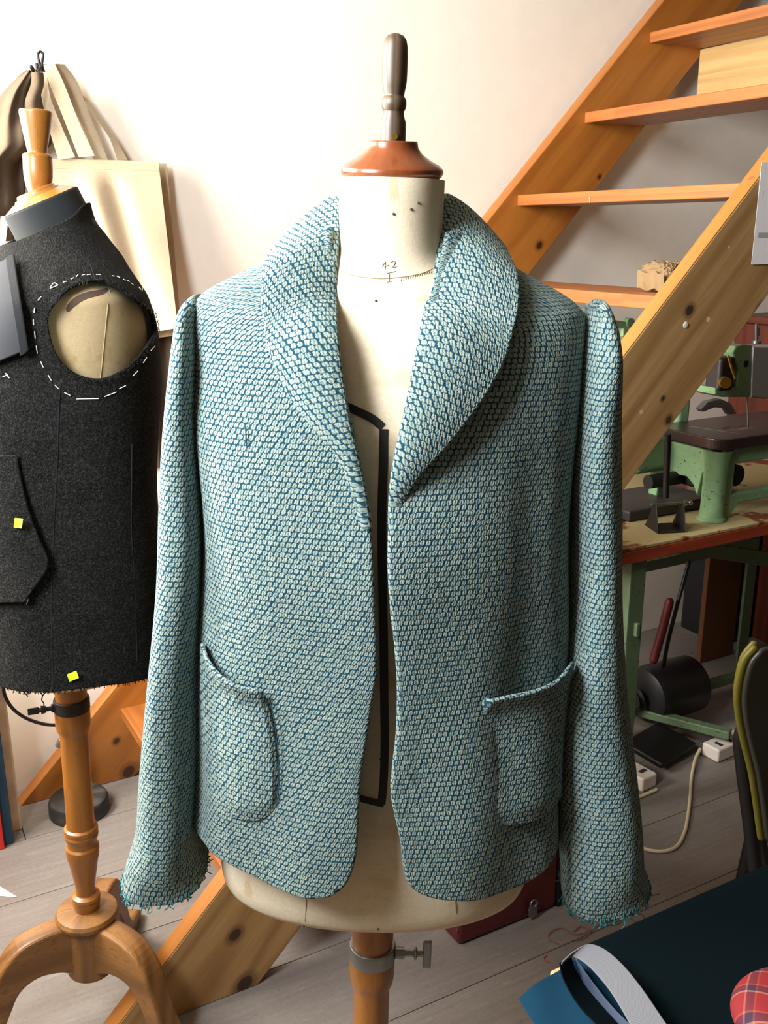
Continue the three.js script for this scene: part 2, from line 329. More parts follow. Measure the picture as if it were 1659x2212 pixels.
M.ceiling = mat({ map: woodMap(0.5, 2.0, 256, 512, [150, 134, 114], [118, 102, 84], 195, 6), roughness: 0.8 });
M.floorPaint = [0, 1, 2].map(k => mat({ map: rep(tex(512, 512, (u, v) => {
  const g = fbm(u * 7, v * 130, 211, 3, 7, 130), m = fbm(u * 5, v * 5, 221 + k, 4, 5, 5), f = vnoise(u * 256, v * 256, 223 + k, 256, 256), sp = hash2(Math.floor(u * 512), Math.floor(v * 512), 229 + k);
  const b = 1 + (g - 0.5) * 0.13 + (m - 0.5) * 0.14 + (f - 0.5) * 0.06, scr = sst(0.78, 0.86, fbm(u * 30, v * 160, 231 + k, 2, 30, 160)) * 0.07;
  const s = sp > 0.9985 ? 0.72 : 1; return [126 * (b + scr) * s, 119 * (b + scr) * s, 114 * (b + scr) * s];
}), 0.9, 0.9), roughness: 0.62 }));
M.gap = mat({ color: '#3c3733', roughness: 1 });

/* ------------------------------------------------------------------ the room */
const ROOM = { x0: -0.6, x1: 4.6, z1: 6.5, h: 2.75 };
{
  const F = struct('floor', at(new THREE.BoxGeometry(ROOM.x1 - ROOM.x0 + 0.4, 0.06, ROOM.z1 + 0.4), (ROOM.x0 + ROOM.x1) / 2, -0.05, ROOM.z1 / 2), M.gap, 'grey painted floor of long wooden boards');
  const pw = 0.232; let k = 0, r = rng(7);
  for (let z = 0.0; z < ROOM.z1; z += pw, k++) {
    const joint = lerp(ROOM.x0 + 0.8, ROOM.x1 - 0.8, r());
    for (const [a, b] of [[ROOM.x0, joint], [joint, ROOM.x1]]) {
      const g = bx(b - a - 0.002, 0.02, pw - 0.0016, 0.0012, 'x'); const uv = g.attributes.uv; for (let i = 0; i < uv.count; i++) { const t = uv.getX(i); uv.setXY(i, uv.getY(i) + k * 0.31, t + k * 0.17); }
      const m = part(F, 'floorboard', g, M.floorPaint[Math.floor(r() * 3)]); m.position.set((a + b) / 2, -0.01, z + pw / 2);
    }
  }
  const wl = (w, h, d, x, y, z) => at(boxUV(new THREE.BoxGeometry(w, h, d)), x, y, z);
  struct('wall_back', wl(ROOM.x1 - ROOM.x0 + 0.4, ROOM.h + 0.2, 0.15, (ROOM.x0 + ROOM.x1) / 2, ROOM.h / 2, -0.075), M.wall, 'cream painted wall behind the stairs');
  struct('wall_right', wl(0.15, ROOM.h + 0.2, ROOM.z1 + 0.3, ROOM.x1 + 0.075, ROOM.h / 2, ROOM.z1 / 2), M.timberWall, 'timber clad side wall');
  struct('wall_front', wl(ROOM.x1 - ROOM.x0 + 0.4, ROOM.h + 0.2, 0.15, (ROOM.x0 + ROOM.x1) / 2, ROOM.h / 2, ROOM.z1 + 0.075), M.timberWall, 'timber clad wall facing the stairs');
  struct('ceiling', wl(ROOM.x1 - ROOM.x0 + 0.4, 0.15, ROOM.z1 + 0.4, (ROOM.x0 + ROOM.x1) / 2, ROOM.h + 0.075, ROOM.z1 / 2), M.ceiling, 'timber boarded ceiling under the loft');
  const X = ROOM.x0 - 0.11, t = 0.22, pieces = [], y0 = -0.1, y1 = ROOM.h + 0.1; let zs = -0.15;
  for (const w of WINS) {
    pieces.push(wl(t, y1 - y0, w.z0 - zs, X, (y0 + y1) / 2, (zs + w.z0) / 2), wl(t, w.y0 - y0, w.z1 - w.z0, X, (y0 + w.y0) / 2, (w.z0 + w.z1) / 2), wl(t, y1 - w.y1, w.z1 - w.z0, X, (w.y1 + y1) / 2, (w.z0 + w.z1) / 2)); zs = w.z1;
  }
  pieces.push(wl(t, y1 - y0, ROOM.z1 + 0.15 - zs, X, (y0 + y1) / 2, (zs + ROOM.z1 + 0.15) / 2));
  struct('wall_left', merge(pieces), M.wall, 'cream wall with two windows');
  const fr = mat({ color: '#e8e4dc', roughness: 0.5 }), glass = phys({ color: '#ffffff', transmission: 1, thickness: 0, roughness: 0, ior: 1.5 });
  WINS.forEach((W, i) => {
    const zc = (W.z0 + W.z1) / 2, yc = (W.y0 + W.y1) / 2, w = W.z1 - W.z0, h = W.y1 - W.y0, fx = W.x - 0.13;
    const win = struct('window_' + (i + 1), merge([at(bx(0.06, 0.06, w, 0.004, 'z'), fx, W.y0 + 0.03, zc), at(bx(0.06, 0.06, w, 0.004, 'z'), fx, W.y1 - 0.03, zc), at(bx(0.06, h, 0.06, 0.004), fx, yc, W.z0 + 0.03), at(bx(0.06, h, 0.06, 0.004), fx, yc, W.z1 - 0.03)]), fr, i ? 'white framed window beside the photographer' : 'white framed window next to the cream wall');
    part(win, 'window_pane', at(new THREE.BoxGeometry(0.004, h - 0.1, w - 0.1), fx, yc, zc), glass);
    part(win, 'window_sill', at(bx(0.26, 0.03, w + 0.06, 0.006, 'z'), W.x - 0.09, W.y0 + 0.002, zc), fr);
  });
}

/* ------------------------------------------------------------------ the staircase against the wall */
const ST = { sl: 1.03, c: -0.262, band: 0.31, z0: 0.033, z1: 0.078, z2: 0.915, z3: 0.955 };
const stTop = x => ST.sl * x + ST.c;
{
  const G = thing('staircase', 'open pine staircase with varnished treads between two sloping stringers', 'staircase');
  const xa = (0 - ST.c) / ST.sl, xb = (ROOM.h - ST.c) / ST.sl, low = x => stTop(x) - ST.band, xl = (ST.band - ST.c) / ST.sl;
  const ang = Math.atan(ST.sl), L = (xb - xa + 0.4) / Math.cos(ang);
  const board = (z0, z1, m) => {
    const g = prism([[xa, 0], [xl, 0], [xb + ST.band / ST.sl, ROOM.h - 0.001], [xb, ROOM.h - 0.001]], z1 - z0, 0.003); g.translate(0, 0, z0);
    const q = g.index ? g.toNonIndexed() : g, p = q.attributes.position, uv = q.attributes.uv;
    for (let i = 0; i < p.count; i++) { const x = p.getX(i) - xa, y = p.getY(i), s = x * Math.cos(ang) + y * Math.sin(ang), w = -x * Math.sin(ang) + y * Math.cos(ang) + 0.24; uv.setXY(i, w + (p.getZ(i) - z0) * 1.0, s); }
    return q;
  };
  const toBoard = (px, py, z) => { const p = onZ(px, py, z), x = p.x - xa, y = p.y; return [-x * Math.sin(ang) + y * Math.cos(ang) + 0.24, x * Math.cos(ang) + y * Math.sin(ang)]; };
  const LL = 4.0;
  const kF = [[1470, 643, .0105], [1628, 643, .013], [1412, 836, .005], [1425, 883, .008], [475, 2005, .012], [497, 2112, .016]].map(([x, y, r]) => [...toBoard(x, y, ST.z3), r]);
  const kL = [[1340, 232, .009], [1147, 507, .010], [1178, 536, .010], [1278, 358, .006], [223, 1585, .008], [250, 1652, .016], [276, 1664, .009], [1305, 237, .006]].map(([x, y, r]) => [...toBoard(x, y, ST.z1), r]);
  const outer = mat({ map: woodMap(0.36, LL, 360, 2000, [186, 150, 98], [142, 104, 58], 161, 6, kF, 1.15), roughness: 0.7 });
  const inner = phys({ map: woodMap(0.36, LL, 360, 2000, [180, 116, 46], [146, 84, 25], 171, 4, kL, 1.0), roughness: 0.45, clearcoat: 0.3, clearcoatRoughness: 0.4 });
  part(G, 'stringer', board(ST.z0, ST.z1, 0), inner, 'varnished stringer fixed along the wall');
  part(G, 'stringer', board(ST.z2, ST.z3, 0), outer, 'raw pine stringer with dark knots');
  // varnished upper edge of the outer stringer
  const tl = Math.hypot(xb - xa, ROOM.h) - 0.01, edge = at(bx(0.0016, tl, ST.z3 - ST.z2 - 0.002, 0.0006), (xa + xb) / 2 - 0.0006 * Math.sin(ang), ROOM.h / 2 + 0.0006, (ST.z2 + ST.z3) / 2, 0, 0, -(Math.PI / 2 - ang));
  part(G, 'varnished_edge', edge, M.pineVarnish);
  for (let k = -6; k <= 4; k++) {
    const y = k >= -1 ? 1.526 + 0.234 * k : 1.292 + 0.2168 * (k + 1), x = k >= -1 ? 1.770 + 0.2325 * k : 1.5375 + 0.2015 * (k + 1), d = 0.205;
    const g = bx(d, 0.030, ST.z2 - ST.z1 + 0.012, 0.003, 'z'); const uv = g.attributes.uv; for (let i = 0; i < uv.count; i++) uv.setXY(i, uv.getX(i) + k * 0.13, uv.getY(i) + k * 0.29);
    const m = part(G, 'tread', g, M.pineTread); m.position.set(x + d / 2, y - 0.015, (ST.z1 + ST.z2) / 2);
  }
  const rg = bx(0.028, 0.15, ST.z2 - ST.z1 - 0.002, 0.002, 'z'); const rb = part(G, 'riser_board', rg, M.pineRaw, 'raw pine board fixed under a tread'); rb.position.set(2.455, 1.888, (ST.z1 + ST.z2) / 2);
  const dome = new THREE.SphereGeometry(0.0075, 14, 8); dome.scale(1, 1, 0.5);
  const b1 = onZ(1481, 702, ST.z3); part(G, 'bolt_head', dome, mat({ color: '#d9d4d0', roughness: 0.35, metalness: 0.2 })).position.copy(b1);
  const plug = new THREE.CylinderGeometry(0.007, 0.007, 0.002, 14); plug.rotateX(0);
  const w1 = part(G, 'wood_plug', plug, mat({ color: '#8a5a38', roughness: 0.6 })); const pp = onZ(1620, 408, 0.935); w1.position.set(pp.x, stTop(pp.x) + 0.001, 0.935); w1.rotation.z = ang;
  // short white chalk nicks and paint flecks on tread edge and stringer
  const fleck = mat({ color: '#e5e0d8', roughness: 0.9 });
  for (const [px, py, z, w, h] of [[1575, 534, ST.z3, .006, .007], [1385, 890, ST.z3, .010, .010], [1530, 690, ST.z3, .012, .008]]) { const p = onZ(px, py, z + 0.0004); part(G, 'paint_fleck', at(new THREE.CircleGeometry(w / 2, 9), p.x, p.y, p.z), mat({ color: '#cdb48a', roughness: 0.9 })); }
  const c1 = onX(1272, 432, 1.7685); part(G, 'chalk_mark', tube([V(1.7685, c1.y + 0.005, c1.z), V(1.7685, c1.y + 0.004, c1.z + 0.004), V(1.7685, c1.y - 0.006, c1.z + 0.003)], 0.0008, 8, 5), fleck);
  // iron hook under the fifth tread
  const h1 = onY(1314, 664, 1.262); part(G, 'hook', tube([V(h1.x, 1.263, h1.z), V(h1.x, 1.225, h1.z), V(h1.x - 0.01, 1.21, h1.z)], 0.0035, 12, 8), M.blackIron);
}

/* ------------------------------------------------------------------ torso shapes */
class Torso {
  constructor(rows, n, frame) { this.t = table(rows); this.n = n; this.frame = frame; this.e = 2 / n; }   // rows [y, half width, front depth, back depth, centre z]
  p(th, y, off = 0) { const [a, f, b, zc] = this.t(y), s = Math.sin(th), c = Math.cos(th); return V((a + off) * Math.sign(s) * Math.pow(Math.abs(s), this.e), y, zc + ((c > 0 ? f : b) + off) * Math.sign(c) * Math.pow(Math.abs(c), this.e)); }
  inside(q, off) { const [a, f, b, zc] = this.t(q.y), z = q.z - zc; return Math.pow(Math.abs(q.x) / (a + off), this.n) + Math.pow(Math.abs(z) / ((z > 0 ? f : b) + off), this.n) < 1; }
  px(q) { return project(q.clone().applyMatrix4(this.frame.matrixWorld)); }
  ray(px, py) { const inv = this.frame.matrixWorld.clone().invert(), o = CAM.clone().applyMatrix4(inv), d = pixRay(px, py).transformDirection(inv).normalize(); return [o, d]; }
  // first point of the ray on the surface pushed out by off; falls back to the closest approach
  hit(px, py, off = 0) {
    const [o, d] = this.ray(px, py); let t0 = null; const step = 0.008;
    for (let t = 0.7; t < 2.2; t += step) if (this.inside(o.clone().addScaledVector(d, t), off)) { t0 = t; break; }
    if (t0 === null) return null;
    let lo = t0 - step, hi = t0; for (let k = 0; k < 14; k++) { const m = (lo + hi) / 2; if (this.inside(o.clone().addScaledVector(d, m), off)) hi = m; else lo = m; }
    return o.addScaledVector(d, hi);
  }
  // where the ray crosses the plane z = const of the frame
  atZ(px, py, z) { const [o, d] = this.ray(px, py); return o.addScaledVector(d, (z - o.z) / d.z); }
  normal(q, off = 0) { const e = 0.002, th = Math.atan2(q.x, q.z - this.t(q.y)[3]); const a = this.p(th - 0.02, q.y, off), b = this.p(th + 0.02, q.y, off), c = this.p(th, q.y - e, off), d = this.p(th, q.y + e, off); return b.sub(a).cross(d.sub(c)).normalize().multiplyScalar(1); }
  mesh(y0, y1, nu, nv, off = 0, pow = 1) {
    return geoFrom2(grid(nu, nv, (u, v) => { const th = -Math.PI + u * 2 * Math.PI, y = lerp(y0, y1, v); return { p: this.p(th, y, off), uv: [(u - 0.5) * 1.05, y] }; }));
  }
}
const geoFrom2 = s => { const g = sheet(s); const n = g.attributes.normal, w = s.nu + 1; for (let j = 0; j <= s.nv; j++) { const a = j * w, b = a + s.nu; const v = V(n.getX(a) + n.getX(b), n.getY(a) + n.getY(b), n.getZ(a) + n.getZ(b)).normalize(); n.setXYZ(a, v.x, v.y, v.z); n.setXYZ(b, v.x, v.y, v.z); } return g; };
function capDisc(T, y, off, up) { const pos = [0, y, T.t(y)[3]], uv = [0, 0], idx = [], n = 64; for (let i = 0; i <= n; i++) { const q = T.p(-Math.PI + i / n * 2 * Math.PI, y, off); pos.push(q.x, q.y, q.z); uv.push(q.x, q.z); if (i) up ? idx.push(0, i, i + 1) : idx.push(0, i + 1, i); } return geoFrom(pos, uv, idx); }

/* ------------------------------------------------------------------ dress form stands */
function cabrioleLeg() {
  const pts = new THREE.SplineCurve([[.030, .226], [.080, .226], [.125, .212], [.158, .175], [.178, .12], [.196, .07], [.226, .036], [.268, .026]].map(p => new THREE.Vector2(...p))).getPoints(28);
  const end = new THREE.SplineCurve([[.268, .026], [.283, .014], [.272, .001]].map(p => new THREE.Vector2(...p))).getPoints(6).slice(1);
  const back = new THREE.SplineCurve([[.272, .001], [.215, .003], [.172, .034], [.148, .085], [.128, .124], [.095, .142], [.055, .136], [.030, .118]].map(p => new THREE.Vector2(...p))).getPoints(28).slice(1);
  const g = prism([...pts, ...end, ...back].map(p => [p.x, p.y]), 0.044, 0.007, 3); g.translate(0, 0, -0.022);
  const q = g.index ? g.toNonIndexed() : g, p = q.attributes.position, uv = q.attributes.uv; for (let i = 0; i < p.count; i++) uv.setXY(i, p.getZ(i) + p.getY(i) * 0.5, p.getX(i) * 0.7 + p.getY(i) * 0.7);
  return q;
}
const legGeo = cabrioleLeg();
function stand(G, s, top, legAngle, ring) {
  // s: heights of the turned details [cup, bead, bead2, waist, disc]
  const [c, b1, b2, w, d] = s;
  part(G, 'pole', lathe([[.0245, top + .01], [.0265, c + .045], [.0255, c + .03], [.024, c + .024], [.0275, c + .022], [.0292, c + .008], [.0292, c - .012], [.0275, c - .024], [.0236, c - .032], [.0236, c - .09], [.0238, b1 + .03], [.0245, b1 + .012], [.029, b1 + .009], [.0295, b1 + .003], [.028, b1 - .001], [.0295, b1 - .005], [.028, b1 - .012], [.0252, b1 - .018], [.0255, b2 + .010], [.0288, b2 + .006], [.029, b2 - .002], [.028, b2 - .005], [.0285, b2 - .012], [.0262, b2 - .02], [.0185, w + .02], [.0165, w], [.0175, w - .004], [.0245, w - .008], [.0255, w - .014], [.0235, w - .018], [.0245, w - .022], [.0235, w - .028], [.022, d + .006]], 48), M.formWood);
  part(G, 'hub', lathe([[.012, d + .008], [.040, d + .007], [.053, d + .003], [.0565, d - .004], [.0545, d - .012], [.046, d - .016], [.0425, d - .02], [.0425, d - .115], [.041, d - .124], [.034, d - .129], [.0, d - .129]], 48), M.formWoodWorn);
  const dy = d - 0.236;
  for (let k = 0; k < 3; k++) { const m = part(G, 'leg', legGeo, M.formWoodWorn); m.rotation.y = legAngle + k * 2 * Math.PI / 3; }
  part(G, 'clamp_ring', lathe([[.0255, c + .034], [.0290, c + .034], [.0300, c + .031], [.0300, c + .014], [.0290, c + .011], [.0255, c + .011]], 48), ring);
}

/* ------------------------------------------------------------------ central dress form */
const F1 = fromCam(-0.028, 1.05), LEAN = -1.4 * Math.PI / 180;
function poseForm(g, pos, extra, lean) { g.position.copy(pos); g.quaternion.setFromAxisAngle(V(0, 1, 0), YAW).multiply(new THREE.Quaternion().setFromAxisAngle(V(0, 0, 1), lean)).multiply(new THREE.Quaternion().setFromAxisAngle(V(0, 1, 0), extra)); g.updateMatrixWorld(true); }
const form1 = thing('dress_form', 'cream linen dress form wearing the teal tweed jacket, dark turned handle on top', 'dress form');
poseForm(form1, F1, 0, LEAN);
const T1 = new Torso([
  [.640, .176, .100, .095, .0], [.652, .186, .112, .105, .0], [.672, .190, .117, .110, 0], [.72, .190, .119, .112, 0], [.80, .184, .114, .110, 0], [.92, .164, .102, .100, 0], [1.02, .160, .103, .098, 0], [1.12, .166, .112, .098, 0], [1.22, .172, .112, .100, 0], [1.28, .174, .102, .098, 0], [1.32, .172, .088, .088, 0],
  [1.345, .155, .074, .075, .002], [1.362, .125, .066, .068, .004], [1.378, .088, .060, .062, .006], [1.39, .066, .057, .058, .008], [1.405, .0555, .055, .055, .010], [1.43, .0530, .0535, .053, .014], [1.472, .0530, .0530, .053, .020]], 2.25, form1);
{
  const G = form1;
  part(G, 'torso', merge([T1.mesh(.640, 1.472, 96, 170), capDisc(T1, .640, 0, false), capDisc(T1, 1.472, 0, true)]), M.linen, 'cream linen covered torso and neck');
  const cap = part(G, 'neck_cap', lathe([[.0, .033], [.024, .033], [.0248, .031], [.0255, .027], [.030, .021], [.038, .0155], [.047, .011], [.0510, .007], [.0515, .0035], [.0495, .0], [.046, -.003], [.0, -.004]], 64), M.capWood, 'reddish brown turned wooden cap'); cap.position.set(0, 1.4755, .020); cap.rotation.x = 0.085;
  const h = [[0, .0980], [.004, .0976], [.0080, .0958], [.0108, .092], [.0121, .086], [.0125, .078], [.0124, .064], [.0121, .055], [.0112, .050], [.0098, .0425], [.0103, .0412], [.0119, .0392], [.0124, .0360], [.0123, .0335], [.0113, .0298], [.0100, .0280], [.0104, .024], [.0122, .018], [.0124, .012], [.0125, -.001]];
  part(G, 'handle', lathe(h, 36), M.handleWood, 'weathered dark wooden handle').position.set(0, 1.5075, .0225);
  const hole = part(G, 'brass_screw', at(new THREE.CylinderGeometry(.0032, .0032, .002, 14), 0, 0, 0, Math.PI / 2, 0, 0), M.brass); hole.position.set(.0015, 1.5115, .0350);
  stand(G, [.508, .30, .26, .20, .225], .665, 0.5, M.steel);
  // tightening screw on the ring
  const w = new THREE.Group(); w.name = 'wing_screw'; G.add(w);
  const sc = merge([at(new THREE.CylinderGeometry(.0075, .0075, .012, 6), .0355, .531, 0.004, 0, 0, Math.PI / 2), at(new THREE.CylinderGeometry(.0042, .0042, .030, 14), .051, .531, .004, 0, 0, Math.PI / 2), at(new THREE.TorusGeometry(.006, .0022, 8, 18), .0555, .531, .004, 0, Math.PI / 2, 0), at(new RoundedBoxGeometry(.011, .042, .006, 3, .0028), .0705, .530, .004)]);
  G.remove(w); part(G, 'wing_screw', sc, M.steel, 'steel wing screw of the clamp ring');
  // seams and pins on the torso
  const strip = (T, pts, r, off) => tube(pts.map(([x, y]) => T.hit(x, y, off)).filter(Boolean), r, pts.length * 8, 6);
  for (const pts of [[[662, 1936], [661, 1960], [659, 1990]], [[983, 1944], [985, 1970], [987, 2012]]]) part(G, 'seam', strip(T1, pts, .0006, .0002), M.seam);
  part(G, 'seam', strip(T1, [[724, 572], [745, 588], [775, 597], [812, 601], [850, 600], [895, 594], [925, 585], [950, 568]], .0005, .0002), M.seam, 'neck seam');
  for (const [x, y] of [[657, 2000], [817, 2007], [990, 2014], [850, 462], [903, 438], [812, 650], [888, 452], [822, 1640]]) { const q = T1.hit(x, y, .0004); if (q) part(G, 'pin_mark', new THREE.SphereGeometry(.0013, 8, 6), M.brownStain).position.copy(q); }
  // black style tape
  const band = (pts, w) => { const P = pts.map(([x, y]) => T1.hit(x, y, .0012)), c = new THREE.CatmullRomCurve3(P); const n = 40; return solid(grid(1, n, (u, v) => { const q = c.getPoint(v), t = c.getTangent(v), nn = T1.normal(q), s = t.clone().cross(nn).normalize(); return { p: q.addScaledVector(s, (u - 0.5) * w), uv: [u * w, v * c.getLength()] }; }, false), .0008, 2); };
  part(G, 'style_tape', band([[829, 928], [828, 1000], [825, 1100], [825, 1200], [827, 1300], [829, 1400], [830, 1500], [831, 1600], [829, 1680], [824, 1738]], .0082), M.tape, 'black tape down the centre front');
  part(G, 'style_tape', band([[826, 922], [805, 905], [780, 892], [748, 878], [715, 868]], .0075), M.tape, 'black tape running to the bust');
  part(G, 'style_tape', band([[829, 1738], [800, 1731], [772, 1724], [735, 1716]], .0070), M.tape, 'black tape along the hip');
  // stamped size number
  const num = (pts, r = .0005) => { const P = pts.map(([x, y]) => T1.hit(x, y, .0003)); return tube(P, r, 12, 5); };
  part(G, 'stamped_size', merge([num([[832, 566], [831, 581]]), num([[825, 575], [838, 573]]), num([[826, 574], [831, 566]]), num([[845, 566], [849, 563], [853, 566], [851, 572], [846, 578]]), num([[846, 578], [855, 576]]), num([[836, 590], [853, 586]]), num([[840, 592], [840, 606]]), num([[836, 609], [846, 607]])]), M.ink, 'faint stamped size number 42');
  part(G, 'neck_tacks', merge([...Array(14)].map((_, i) => num([[866 + i * 5, 606 - i * 1.3], [867 + i * 5, 602 - i * 1.3]], .0003))), M.ink);
}

/* ------------------------------------------------------------------ teal tweed jacket */
const jacket = thing('tweed_jacket', 'teal and mint tweed jacket with shawl collar and frayed unfinished cuffs on the dress form', 'jacket');
poseForm(jacket, F1, 0, LEAN);
const TJ = new Torso([
  [.60, .229, .150, .140, .010], [.70, .227, .150, .138, .010], [.80, .223, .147, .132, .008], [.95, .213, .140, .122, .005], [1.10, .206, .138, .115, .003], [1.20, .206, .134, .115, .0], [1.28, .208, .118, .110, 0], [1.32, .209, .102, .098, 0], [1.342, .207, .088, .086, 0],
  [1.354, .197, .079, .080, 0], [1.364, .182, .074, .075, -.001], [1.376, .158, .069, .072, -.002], [1.388, .134, .065, .070, -.003], [1.400, .112, .063, .068, -.004], [1.414, .094, .060, .066, -.004], [1.43, .082, .058, .064, -.004], [1.46, .072, .056, .062, -.004]], 2.35, jacket);
// gentle drape of the cloth
function drape(th, y) { const s = Math.sign(th); return 0.0032 * Math.sin(th * 5 + y * 6 + s) * sst(1.32, 1.15, y) + 0.003 * Math.sin(y * 21 + th * 3 + s * 2) * sst(1.34, 1.2, y) + 0.0045 * Math.sin(th * 9 - y * 3 + s * 0.7) * sst(1.1, 0.75, y); }
const creaseR = (th, y) => th > 0 ? -0.005 * Math.exp(-Math.pow((th - 0.80) / 0.18, 2)) * sst(1.3, 1.15, y) * sst(.78, .95, y) : 0;   // soft vertical fold of one front
const edgeL = curve1([[400, 715], [450, 712], [520, 706], [600, 708], [690, 715], [780, 727], [860, 738], [950, 757], [1030, 775], [1100, 788], [1200, 798], [1300, 802], [1400, 806], [1450, 806], [1520, 796], [1600, 785], [1680, 773], [1750, 770], [1830, 767], [1900, 764], [2100, 760]]);
const edgeR = curve1([[400, 985], [450, 985], [520, 970], [600, 952], [690, 926], [780, 906], [860, 890], [950, 869], [1040, 854], [1110, 847], [1200, 845], [1300, 849], [1400, 859], [1480, 863], [1560, 861], [1640, 853], [1690, 849], [1740, 856], [1800, 868], [1850, 873], [1900, 878], [2100, 885]]);
const hemL = curve1([[330, 1740], [400, 1775], [427, 1800], [460, 1842], [500, 1866], [560, 1896], [610, 1921], [665, 1938], [700, 1936], [735, 1916], [754, 1882], [765, 1838], [768, 1828], [800, 1700]]);
const hemR = curve1([[840, 1700], [871, 1838], [874, 1850], [881, 1890], [896, 1916], [922, 1932], [960, 1941], [1000, 1944], [1040, 1940], [1085, 1925], [1135, 1905], [1172, 1882], [1200, 1846], [1212, 1805], [1300, 1740]]);
function panel(side) {
  const edge = side < 0 ? edgeL : edgeR, hem = side < 0 ? hemL : hemR;
  const thE = new Map();
  const edgeTh = y => {
    const k = Math.round(y * 2000); if (thE.has(k)) return thE.get(k);
    let lo = -1.3, hi = 1.3; for (let i = 0; i < 22; i++) { const m = (lo + hi) / 2, q = TJ.px(TJ.p(m, y)); if (q[0] < edge(q[1])) lo = m; else hi = m; }
    thE.set(k, (lo + hi) / 2); return (lo + hi) / 2;
  };
  const P = (q, y) => { const a = edgeTh(y), th = lerp(a, side * Math.PI, q), d = Math.abs(th - a), lift = (side > 0 ? 0.016 : 0.008) * Math.exp(-Math.pow(d / 0.20, 1.3)) * sst(1.22, 1.08, y) + creaseR(th, y); return TJ.p(th, y, drape(th, y) + lift); };
  const hemY = q => {
    const f = y => { const c = TJ.px(P(q, y)); return c[1] - hem(c[0]); };
    const thq = y => Math.abs(lerp(edgeTh(y), side * Math.PI, q));
    if (thq(.72) > 1.45) return null;
    let lo = .60, hi = 1.0; for (let i = 0; i < 22; i++) { const m = (lo + hi) / 2; if (f(m) > 0) lo = m; else hi = m; } return (lo + hi) / 2;
  };
  const nu = 110, nv = 150, qs = [...Array(nu + 1)].map((_, i) => Math.pow(i / nu, 1.7)), hy = qs.map(hemY); let last = null; for (let i = 0; i <= nu; i++) { if (hy[i] === null) hy[i] = lerp(last, .700, 0.15); last = hy[i]; }
  const g = grid(nu, nv, (u, v, i, j) => { const q = qs[i], y = v < 0.7 ? lerp(hy[i], 1.33, v / 0.7) : lerp(1.33, 1.422, (v - 0.7) / 0.3); return { p: P(q, y), uv: [0, y] }; }, side < 0);
  // cloth coordinates: arc length along each row from the side seam
  for (let j = 0; j <= nv; j++) {
    const L = [0]; for (let i = 1; i <= nu; i++) { const a = 3 * (j * (nu + 1) + i), b = a - 3; L.push(L[i - 1] + Math.hypot(g.pos[a] - g.pos[b], g.pos[a + 2] - g.pos[b + 2])); }
    for (let i = 0; i <= nu; i++) g.uv[2 * (j * (nu + 1) + i)] = side * (L[i] - L[nu]);
  }
  // above the chest the cloth runs over the shoulder: measure it along the surface
  for (let i = 0; i <= nu; i++) for (let j = 1; j <= nv; j++) { const a = j * (nu + 1) + i, b = a - nu - 1; if (g.pos[3 * a + 1] > 1.29) g.uv[2 * a + 1] = g.uv[2 * b + 1] + Math.hypot(g.pos[3 * a] - g.pos[3 * b], g.pos[3 * a + 1] - g.pos[3 * b + 1], g.pos[3 * a + 2] - g.pos[3 * b + 2]); }
  return solid(g, .0085, 5);
}
part(jacket, 'front_panel', panel(-1), M.tweed);
part(jacket, 'front_panel', panel(1), M.tweed);

